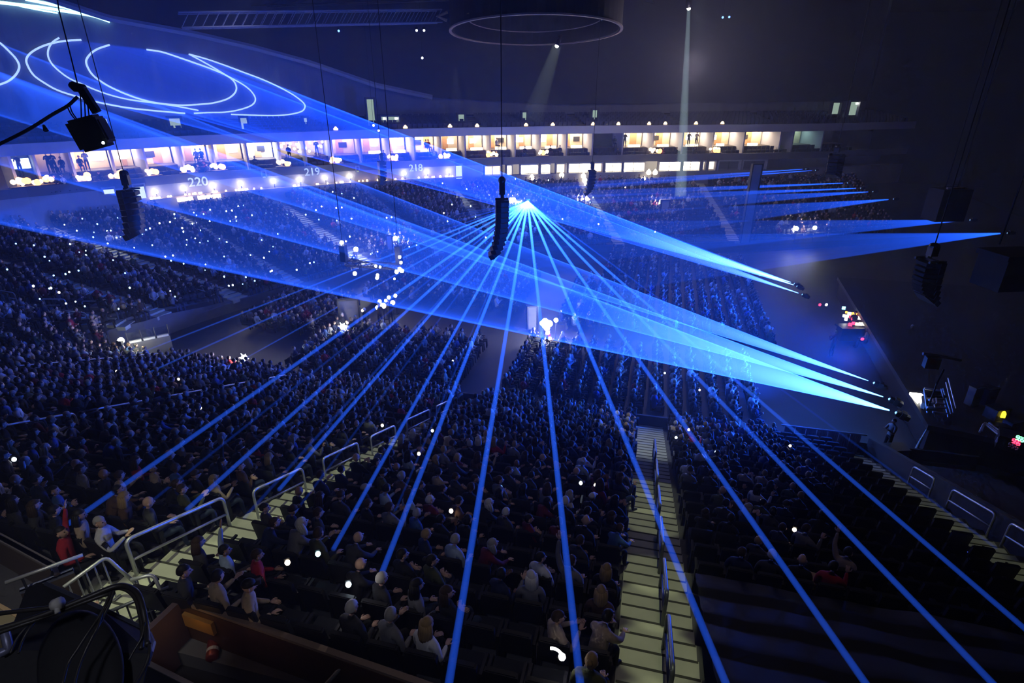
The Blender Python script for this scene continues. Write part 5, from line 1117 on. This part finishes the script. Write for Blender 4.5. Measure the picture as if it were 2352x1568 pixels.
POSEW = ['with hands in the lap', 'clapping', 'holding up one hand', 'with folded arms', 'leaning forward', 'raising one arm', 'turning sideways', 'standing and clapping']
def hair_mesh(style):
    b = MB(); h = MB(); h.ball((0, -.008, .012), (.086, .106, .118), 14, 11); vs = []
    keep = lambda x, y, z: (z > .045 or y < .015) and z > (-.02 if style == 'short' else -.07) and not (y > .04 and z < .06)
    idx = [i for i, p in enumerate(h.v) if keep(*p)]
    mp = {i: k for k, i in enumerate(idx)}; fs = [f for f in h.f if all(i in mp for i in f)]
    b.add([h.v[i] for i in idx], [tuple(mp[i] for i in f) for f in fs])
    if style == 'long':
        for k in range(9):
            a = math.pi*(1.08+.84*k/8); x, y = .078*math.cos(a), .09*math.sin(a); b.tube([(x, y, .05), (x*1.12, y*1.12, -.06), (x*1.15, y*1.2-.01, -.15), (x*.95, y*1.15-.02, -.22)], [.030, .036, .034, .014], 6)
    if style == 'bun': b.ball((0, -.11, .07), .045, 8, 6)
    if style == 'cap':
        b = MB(); b.ball((0, -.004, .03), (.088, .108, .10), 12, 8); b.v = [(x, y, max(z, .035)) for x, y, z in b.v]; b.box((0, .125, .04), (.13, .09, .012))
    return b
HS = {s: hair_mesh(s).mesh('hair', [HAIRS[0][1]], True) for s in ('short', 'long', 'bun', 'cap')}
def set_mat(o, k, m): o.material_slots[k].link = 'OBJECT'; o.material_slots[k].material = m
def add_person(p, rz, label, pose=0, skin=0, hair=0, style='short', top=0, leg=0, group=None, s=1.0):
    me, hc, M = POSES[pose]; o = link('person', me); o.location = p; o.rotation_euler = (0, 0, rz); o.scale = (s, s, s)
    set_mat(o, 0, SKINS[skin]); set_mat(o, 1, TOPM[top]); set_mat(o, 2, LEGM[leg]); tag(o, label, 'person', group)
    if style != 'bald':
        h = link('hair', HS[style], o); h.location = hc; h.rotation_euler = M.to_euler(); set_mat(h, 0, HAIRS[hair][1])
    return o
# low detail people for the far crowd: numpy templates
def low_person(kind):
    b = MB(); r_ = random.Random(kind)
    b.ball((0, .03, 1.24), (.085, .10, .125), 7, 5, 0); h = MB(); h.ball((0, .012, 1.265), (.093, .108, .115), 7, 5, 1); b.add([v if not (v[1] > .06 and v[2] < 1.3) else (v[0], .05, v[2]) for v in h.v], h.f, 1)
    b.tube([(0, 0, .48), (0, 0, .66), (0, .0, .90), (0, 0, 1.02), (0, .01, 1.12)], [.16, .15, .185, .16, .05], 7, 2)
    for s in (-1, 1):
        if kind % 3 == 0: q = [(s*.19, 0, .99), (s*.24, .06, .74), (s*.12, .28, .72)]
        elif kind % 3 == 1: q = [(s*.19, 0, .99), (s*.25, .14, .80), (s*.04, .32, .96)]
        else: q = [(s*.19, 0, .99), (s*.23, .10, .78), (s*(.10 if s > 0 else .16), .26, 1.08 if s > 0 else .72)]
        b.tube(q, [.065, .052, .035], 5, 2); b.ball((q[2][0], q[2][1]+.04, q[2][2]+.02), .045, 5, 4, 0); b.tube([(s*.1, .02, .48), (s*.12, .44, .5), (s*.12, .46, .06)], [.095, .07, .05], 5, 3)
    return b
LOWS = [low_person(k) for k in range(3)]
# palette of the crowd mesh: 0-2 skin, 3-7 hair, 8-19 tops, 20-22 trousers
CPAL = SKINS+[h[1] for h in HAIRS]+TOPM+LEGM
crowd = []                                             # (position, rz, scale, template, skin, hair, top, leg)
TOPW = [24, 18, 14, 9, 4, 3, 4, 6, 6, 3, 2, 4]
def pick(r_): return (r_.choices((0, 1, 2), (70, 22, 8))[0], r_.choices(range(5), (36, 34, 10, 14, 4))[0], r_.choices(range(12), TOPW)[0], r_.choices(range(3), (4, 5, 1))[0])

# seats of the near stand and who sits there
US = [u for u, _ in STAIRS]
BLOCKS = [(-36.0, -27.7), (-26.3, -18.2), (-16.8, -8.75), (-7.3, .05), (1.5, 8.55)]
SEATS = []
for bi, (u0, u1) in enumerate(BLOCKS):
    n = int((u1-u0)/.53); w = (u1-u0)/n
    for k in range(NR if bi > 2 else NR-1):
        for j in range(n): SEATS.append((bi, k, j, n, u0+w*(j+.5), row_y(k), row_z(k)))
rp = random.Random(21)
def occupancy(bi, u, y):
    if bi == 4:
        if y > 15: return .86 if u < 6.2-(24-y)*.06 else .004
        if y > 12.2: return .6 if u < 4.8 else .0
        if y > 10.4: return .55 if u < 4.6 else .01
        return .05 if y > 9.2 else .0
    if bi == 3:
        if y < 5.3: return .62 if u < -3.6 else .0
        if y < 6.9: return .7 if u < -3.0 else .22
        if y < 9.2: return .68 if u < -2 else .38
        if y < 12: return .82
    return .94
near_people, near_seats = [], []
for sd in SEATS:
    bi, k, j, n, u, y, z = sd
    occ = rp.random() < occupancy(bi, u, y)
    q = to_px((u, y, z+.9)); vis = q is not None and -60 < q[0] < 2412 and 0 < q[1] < 1640
    near_seats.append((q[2] if q else 99, sd, vis, occ))
    if occ: near_people.append((q[2] if q else 99, sd, vis))
# seat template
def seat_parts():
    b = MB(); b.box((0, .16, .44), (.46, .42, .08)); s_ = b.mesh('seat', SEATM)
    b = MB(); b.box((0, -.12, .66), (.46, .07, .5), Matrix.Rotation(.16, 3, 'X')); b.box((0, -.15, .9), (.40, .06, .05), Matrix.Rotation(.16, 3, 'X')); k_ = b.mesh('backrest', SEATP)
    arm = []
    for s in (-1, 1):
        b = MB(); b.prism([(s*.245-.022, q[0], q[1]) for q in ((-.07, 0), (.03, 0), (.03, .59), (.27, .6), (.27, .64), (-.07, .64))], (.045, 0, 0)); arm.append(b.mesh('armrest', STEEL_D))
    return s_, k_, arm[0], arm[1]
SP = seat_parts()
near_seats.sort(key=lambda t: t[0])
def stairword(bi, j, n):
    if bi == 3: return (j+1, 'right of the gate stair') if j < n/2 else (n-j, 'left of the railed stair')
    if bi == 2: return (n-j, 'left of the gate stair') if j > n*.3 else (j+1, 'right of the looped-rail stair')
    if bi == 4: return (j+1, 'right of the railed stair')
    if bi == 1: return (n-j, 'left of the looped-rail stair')
    return (n-j, 'left of the far-rail stair')
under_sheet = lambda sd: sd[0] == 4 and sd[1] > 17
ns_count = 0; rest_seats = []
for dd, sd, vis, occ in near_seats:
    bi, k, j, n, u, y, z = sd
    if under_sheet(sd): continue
    # empty seats and seats of the upper rows show; they come first
    if vis and ns_count < 290 and (not occ or dd < 13):
        m_, w_ = stairword(bi, j, n)
        t = thing('stadium_seat', f"{'empty' if not occ else 'taken'} black tip-up seat, row {num(NR-k)} down, number {num(m_)} {w_}", 'seat', (u, y-.02, z), 0, 'black seats of the near stand')
        for nm, me in zip(('seat', 'backrest', 'armrest', 'armrest'), SP): link(nm, me, t)
        ns_count += 1
    else: rest_seats.append((u, y-.02, z, 0))
near_people.sort(key=lambda t: t[0])
special = []                                           # pixel, settings: people the photograph shows clearly
def at_head(x, y, dz=1.22): return at_stand(x, y, dz)-Vector((0, 0, dz))
SPECIAL = [((293, 1262), dict(bi=2, pose=1, skin=0, hair=2, style='short', top=4, rz=-1.05, label='grey-haired person in a pale jumper clapping beside the gate')), ((788, 1290), dict(pose=4, style='bald', top=0, rz=-.3, label='bald person in black with a bright lit head near the ledge')), ((822, 1300), dict(pose=0, hair=4, top=1, rz=-.6, label='white-haired person lit by a phone, beside the bald person')),
           ((1222, 1330), dict(pose=6, hair=4, style='long', top=3, rz=.2, label='person with long pale hair alone in the emptier rows')), ((1360, 1330), dict(pose=0, hair=3, style='long', top=7, rz=0, label='long-haired blond person near the railed stair, upper of two')), ((1400, 1400), dict(pose=4, hair=1, top=9, rz=-.5, label='person in beige bending beside the railed stair')),
           ((1408, 1465), dict(pose=0, hair=3, style='bun', top=6, rz=-.2, label='fair-haired person sitting lowest beside the railed stair')), ((1232, 1425), dict(pose=1, hair=0, top=9, rz=-.9, skin=1, label='person in beige with folded hands amid empty rows')), ((1275, 1270), dict(pose=3, hair=1, top=4, rz=-.5, label='person in a white top, third from the railed stair')),
           ((975, 1500), dict(pose=0, hair=3, style='long', top=4, rz=-.4, label='blond person in white just over the wooden ledge')), ((920, 1470), dict(pose=6, hair=2, top=3, rz=-.4, label='grey-haired person in grey just over the wooden ledge')), ((810, 1440), dict(pose=0, hair=4, top=1, rz=-.3, label='white-haired person in charcoal just over the wooden ledge')),
           ((1898, 1300), dict(pose=2, hair=1, top=10, rz=-.4, label='person in a red top among the empty rows')), ((1822, 1292), dict(pose=0, style='bald', top=0, rz=-.2, label='bald person two places left of the red top')), ((1785, 1270), dict(pose=0, hair=4, top=1, rz=-.2, label='white-haired person in the last occupied row')), ((1742, 1292), dict(pose=3, hair=0, top=2, rz=-.3, label='dark-clad person at the left of the last occupied row')),
           ((1945, 1285), dict(pose=5, hair=1, top=9, rz=-.6, label='person in beige raising an arm beside the red top')), ((415, 1330), dict(pose=0, hair=1, top=1, rz=-.8, label='dark-haired person in front of the ledge corner, left of three')), ((450, 1335), dict(pose=6, hair=1, top=9, rz=-.5, label='person in a pale top at the ledge corner, middle of three')), ((516, 1340), dict(pose=0, hair=1, style='cap', top=9, rz=-.9, label='capped person in beige at the ledge corner, right of three'))]
taken = set(); n_ind = 0; rp2 = random.Random(99)
seatpos = {(sd[0], sd[1], sd[2]): sd for _, sd, _, _ in near_seats}
for (x, y), kw in SPECIAL:
    h = at_head(x, y); fb = kw.pop('bi', None); best = min((q for q in seatpos.values() if fb is None or q[0] == fb), key=lambda sd: (sd[4]-h.x)**2+(sd[5]-h.y)**2+(100 if (sd[0], sd[1], sd[2]) in taken else 0))
    taken.add((best[0], best[1], best[2])); rz = kw.pop('rz'); lab = kw.pop('label'); kw.setdefault('hair', 0); kw.setdefault('leg', 1)
    add_person((best[4], best[5]-.02, best[6]-.03), rz, lab, group='people seated in the near stand', **kw); n_ind += 1
for dd, sd, vis in near_people:
    bi, k, j, n, u, y, z = sd
    if (bi, k, j) in taken: continue
    sk, ha, to, le = pick(rp2); rz = -.35-.4*rp2.random()+rp2.gauss(0, .12)
    if vis and n_ind < 300:
        st_ = rp2.choices(('short', 'long', 'bun', 'cap', 'bald'), (52, 30, 5, 5, 8))[0]; ps = rp2.choices(range(8), (30, 12, 8, 14, 14, 2, 16, 1))[0]
        m_, w_ = stairword(bi, j, n); hw = {'bald': 'bald', 'cap': 'capped'}.get(st_, f'{HAIRS[ha][0]}-haired')
        add_person((u+rp2.gauss(0, .03), y-.02, z-.03), rz, f"{hw} person in {TOPS[to][0]}, row {num(NR-k)} down, seat {num(m_)} {w_}", ps, sk, ha, st_, to, le, 'people seated in the near stand', rp2.uniform(.94, 1.06)); n_ind += 1
    else: crowd.append((u+rp2.gauss(0, .03), y-.02, z-.03, rz, rp2.uniform(.92, 1.06), rp2.randrange(3), sk, ha, to, le))
# bowl stand: rows along the curve
BLEN = []
for k in range(NB):
    t = (k+.5)/NB; pts = [bowl(s, t) for s in np.linspace(0.15, len(BOWL)-1.05, 500)]; ls = [0.0]
    for a, c in zip(pts, pts[1:]): ls.append(ls[-1]+(c-a).length)
    n = int(ls[-1]/.54); zt = bowl(0, (k+1)/NB)
    for i in range(n):
        f = (i+.5)/n*ls[-1]; q = np.interp(f, ls, np.linspace(0.15, len(BOWL)-1.05, 500)); p = bowl(q, t); skip = False; tt = (k+.5)/NB
        for s1, s0, _, w in BA:
            sa = s0+(s1-s0)*tt; g = bowl(sa, tt)
            if (g-p).length < w*.5+.22: skip = True
        zz = bowl(q, (k+1)/NB).z; c = bowl(q, 1)-bowl(q, 0); face = math.atan2(-c.y, -c.x)-math.pi/2
        if p.z > 0 and not skip:
            sx = to_px((p.x, p.y, zz))
            if sx is None or sx[0] < -650 or sx[0] > 2350: continue
            rest_seats.append((p.x, p.y, zz, face))
            dens = .93 if q < 12.5 else (.8 if q < 14.5 else .45)
            if rp2.random() < dens:
                sk, ha, to, le = pick(rp2); crowd.append((p.x, p.y, zz-.03, face+rp2.gauss(0, .25)-(.35 if q < 6 else -.3 if q > 9 else 0), rp2.uniform(.92, 1.08), rp2.randrange(3), sk, ha, to, le))
# floor seats in rows facing the stage
def floor_block(x0, x1, y0, y1, dens):
    for i in range(int((x1-x0)/.95)):
        for j in range(int((y1-y0)/.55)):
            x, y = x0+(i+.5)*.95, y0+(j+.5)*.55
            rest_seats.append((x, y, .0, -math.pi/2))
            if rp2.random() < dens:
                sk, ha, to, le = pick(rp2); crowd.append((x+rp2.gauss(0, .04), y, 0.0, -math.pi/2+rp2.gauss(0, .2), rp2.uniform(.93, 1.08), rp2.randrange(3), sk, ha, to, le))
for blk in ((-20, -9.2, 25.2, 31.8, .9), (-7.2, 6.5, 25.4, 33.0, .93), (-6, 9, 35.5, 45.5, .92), (-21.5, -9, 37.4, 47.5, .9), (-26.8, -20.6, 30.2, 37, .92), (-4, 9, 47, 55, .9)): floor_block(*blk)
# join the crowd and the remaining seats with numpy
def merge(name, temps, inst, slots, slotmap, pal, label, cat, group=None):
    V, L, Fn, Mi, base = [], [], [], [], 0
    T = [(np.array(t.v), t.f, np.array(t.m)) for t in temps]
    TL = [(np.concatenate([np.array(f) for f in t.f]), np.array([len(f) for f in t.f])) for t in temps]
    for it in inst:
        x, y, z, rz, sc, k = it[:6]; v = T[k][0]; c, s = math.cos(rz), math.sin(rz)
        w = np.empty_like(v); w[:, 0] = (v[:, 0]*c-v[:, 1]*s)*sc+x; w[:, 1] = (v[:, 0]*s+v[:, 1]*c)*sc+y; w[:, 2] = v[:, 2]*sc+z
        V.append(w); L.append(TL[k][0]+base); Fn.append(TL[k][1]); base += len(v)
        Mi.append(np.array(slotmap(it))[T[k][2]])
    V = np.concatenate(V); L = np.concatenate(L); Fn = np.concatenate(Fn); Mi = np.concatenate(Mi)
    me = bpy.data.meshes.new(name); me.vertices.add(len(V)); me.vertices.foreach_set('co', V.astype('f').ravel()); me.loops.add(len(L)); me.loops.foreach_set('vertex_index', L.astype('i'))
    me.polygons.add(len(Fn)); me.polygons.foreach_set('loop_start', np.concatenate([[0], np.cumsum(Fn)[:-1]]).astype('i')); me.polygons.foreach_set('loop_total', Fn.astype('i'))
    for m in pal: me.materials.append(m)
    me.polygons.foreach_set('material_index', Mi.astype('i')); me.update(calc_edges=True); me.validate()
    return tag(link(name, me), label, cat, group, 'stuff')
merge('crowd', LOWS, crowd, 4, lambda it: [it[6], 3+it[7], 8+it[8], 20+it[9]], CPAL, 'dense seated crowd filling the bowl, the floor and the lower near rows', 'crowd')
sb = MB(); sb.box((0, .16, .44), (.46, .42, .08)); sb.box((0, -.12, .66), (.46, .07, .5), Matrix.Rotation(.16, 3, 'X'))
merge('seating', [sb], [(x, y, z, r_, 1, 0) for x, y, z, r_ in rest_seats], 1, lambda it: [0], [SEATM], 'black tip-up seats under the crowd', 'seats')
# people in the suites, the doorway and by the stage
rq = random.Random(3); crowd2 = []
for k, (s, off, kd) in enumerate(suite_people):
    p = ring(s, off, 7.15 if off < 1 else 7.5 if off < 2 else 8.36); c = ring(s, off-1)-p; sk, ha, to, le = pick(rq)
    add_person(p, math.atan2(c.y, c.x)-math.pi/2+rq.gauss(0, .3), f"person in {TOPS[to][0]} in the {'crowded' if kd in ('people', 'dim') else 'quiet'} suite balcony row, {num(k+1)} from the left end", rq.choice((0, 3, 6, 7) if off > 2 else (0, 3, 6)), sk, ha, 'short', to, le, 'people on the suite balconies')
for k, (x, y, z, rz, ps, to, lab) in enumerate([(1960, 742, 0, 2.2, 7, 1, 'dark person standing over the red end of the mixing desk'), (1993, 770, 0, 1.6, 0, 9, 'person in beige sitting before the mixing desk'), (2035, 765, 0, 1.5, 0, 1, 'dark person sitting before the white end of the mixing desk'), (1915, 790, 0, .6, 7, 5, 'person in maroon beside the mixing desk'),
                                               (2088, 775, 0, 2.5, 7, 3, 'person in grey standing right of the mixing desk'), (2160, 1165, 0, .4, 7, 1, 'person in a white cap standing by the ochre bar'), (2045, 1000, 0, 2.0, 7, 3, 'person in grey standing under the stage corner'), (872, 722, 0, .3, 7, 7, 'person at the warm desk lamps, left one'), (896, 716, 0, .8, 7, 1, 'person at the warm desk lamps, right one'), (838, 735, 0, -.6, 7, 0, 'dark person standing beside the pale corner column')]):
    p = at_z(x, y, z+.9); add_person((p.x, p.y, z), rz, lab, ps, k % 3, k % 5, 'cap' if 'cap' in lab else 'short', to, 1)
# hands and arms of those in the suite at the lower left
p = at_d(125, 1300, 11.2); o = add_person(at_z(150, 1258, 6.85+.9)-Vector((0, 0, .9)), -.9, 'person in black with a bright red sleeve by the gate', 5, 0, 1, 'short', 10, 1)
o = add_person(Vector((at_z(135, 1395, 8.0).x, at_z(135, 1395, 8.0).y, 6.95)), -1.0, 'person behind the black cabinet with a hand on the gate', 1, 0, 0, 'short', 1, 1)
b = MB(); q = [(0, 0, 0)]; b.box((0, 0, .14), (.42, .3, .28), Matrix.Rotation(.2, 3, 'Y')); b.box((0, 0, .29), (.44, .32, .03), Matrix.Rotation(.2, 3, 'Y')); tag(b.build('cardboard_box', mat('card_tan', (.42, .28, .17), .8), None, False, at_stand(1858, 1352, .45)), 'tan box on an empty seat behind the bald person', 'box')

# ------------------------------------------------------------------ phones held up in the crowd
PH = MB(); PH.box((0, 0, 0), (.09, .02, .17)); PH = PH.mesh('phone', mat('phone_black', (.01, .01, .01), .3))
SCR = {k: (lambda b: (b.ball((0, -.02, .0), (.045, .03, .055), 8, 6), b.mesh('torch', glow('phone_'+k, c, s), True))[1])(MB()) for k, c, s in (('white', (.70, .87, 1), 16), ('blue', (.20, .42, 1), 7), ('cyan', (.5, .9, 1), 13), ('warm', (1, .8, .6), 16))}
SECW = ['corner', 'corner', 'corner', 'corner above the portal', 'corner above the portal', 'corner beside the long stair', 'long stair', 'block under the lit doorway', 'block under the leftmost number', 'block under the leftmost number', 'block under the middle number', 'block under the middle number', 'block under the rightmost number', 'far stand left of the star', 'far stand right of the star', 'far stand right of the star', 'far stand by the stage', 'far stand by the stage']
PHL = {}
def bphone(h, k): return f'{k} phone glowing in row {num(int(h[2]*NB)+1)}, {SECW[int(h[1])]}'
def phone(p, k, lab, grp, s=1.0):
    t = link('phone', PH); t.location = p; d = EYE-p; t.rotation_euler = (0, 0, math.atan2(d.y, d.x)+math.pi/2); t.scale = (s, s, s); tag(t, lab, 'phone', grp); link('torch', SCR[k], t); PHL.setdefault(lab, []).append((to_px(p)[0], t))
rf = random.Random(11)
PX = [(1021, 420), (1067, 434), (1093, 428), (1042, 470), (1017, 488), (1076, 473), (1027, 503), (1090, 497), (1184, 414), (1431, 432), (1258, 414), (1367, 453), (1359, 459), (1292, 506), (1369, 515), (1333, 446), (1501, 617), (1725, 443), (1122, 672), (902, 747), (1040, 828), (878, 976), (1527, 856), (1607, 895), (1553, 1004), (1582, 986), (1645, 1037), (1815, 1023), (993, 988), (962, 1041), (134, 751), (410, 870), (280, 735),
      (117, 655), (137, 666), (80, 654), (815, 452), (788, 448), (761, 441), (741, 473), (727, 484), (706, 495), (735, 502), (772, 475), (785, 473), (809, 498), (818, 479), (776, 505), (808, 541), (800, 556), (888, 504), (898, 501), (565, 473), (545, 475), (531, 480), (520, 485), (481, 484), (466, 487), (393, 505), (369, 511), (349, 523), (313, 514), (328, 513), (414, 525), (310, 522), (425, 533), (401, 491), (529, 507), (544, 499)]
for k, (x, y) in enumerate(PX):
    kk = ('white', 'cyan', 'blue', 'white', 'warm')[k % 5] if y < 760 else ('white', 'warm')[k % 2]
    if y < 760: hb = bowl_hit(x, y, 1.35); p = hb[0]; lab = bphone(hb, kk)
    else:
        lab = f'glowing {kk} phone in the dark lower crowd, {num(sum(1 for q in PX if q[1] > 760 and q[0] <= x))} from the left there'
        p = at_stand(x, y, 1.2) if x < 1900 and at_stand(x, y, 1.2).y < 24 else at_z(x, y, 1.2)
    phone(p, kk, lab, 'phones glowing in the crowd', 1.35 if y < 700 else 1.0)
for k in range(105):
    x, y = rf.gauss(420, 260), rf.gauss(565, 65)
    if not (5 < x < 1000 and 470+max(0, 120-x*.5)*.5 < y < 745): continue
    hb = bowl_hit(x, y, 1.3); p = hb[0]; kk = rf.choice(('white', 'cyan', 'blue', 'blue')); phone(p+Vector((rf.uniform(-.2, .2), 0, 0)), kk, bphone(hb, kk), 'phones glowing in the crowd', rf.uniform(.8, 1.3))
for k, (x, y, kk, lab) in enumerate([(800, 1340, 'white', 'bright phone lighting the people near the wooden ledge'), (1150, 1117, 'blue', 'small blue-white phone in the block left of the railed stair'), (1334, 1108, 'white', 'white phone near the railed stair, upper one'), (1036, 1172, 'warm', 'warm phone screen in the middle of the block'), (660, 1290, 'warm', 'orange phone screen over the ledge corner'), (1825, 1215, 'warm', 'warm phone glowing in the last rows, right of the stair'), (32, 1054, 'white', 'white phone at the left frame edge beside the pale step'), (730, 1270, 'cyan', 'blue phone beside the lit bald head'), (1368, 1113, 'warm', 'orange-lit phone next to the railed stair'), (268, 852, 'warm', 'warm phone by the far looped-rail stair'), (460, 936, 'warm', 'warm phone by the middle looped-rail stair'), (140, 1225, 'blue', 'blue phone near the gate ledge')]):
    phone(at_stand(x, y, 1.05), kk, lab, None, 1.0)
for lab, l in PHL.items():
    if len(l) > 1:
        for k, (x, t) in enumerate(sorted(l, key=lambda q: q[0])): t['label'] = f'{lab}, {ORD[k]} from left there'
p = at_stand(800, 1335, 1.3); light('POINT', 'phone_light', p-Vector((0, .0, -.15)), (1, .92, .85), 3.0, shadow_soft_size=.05)
b = MB(); pts = [at_stand(x, y, 1.15) for x, y in ((1264, 1488), (1276, 1490), (1286, 1497), (1291, 1508))]; b.tube(smooth_curve(pts, 4), [.02]*13, 6); b.ball(pts[-1], .05, 8, 6); tag(b.build('light_wand', glow('wand_white', (1, .97, .9), 12), None, True), 'bright bent light stick in the emptier rows over the ledge', 'light')
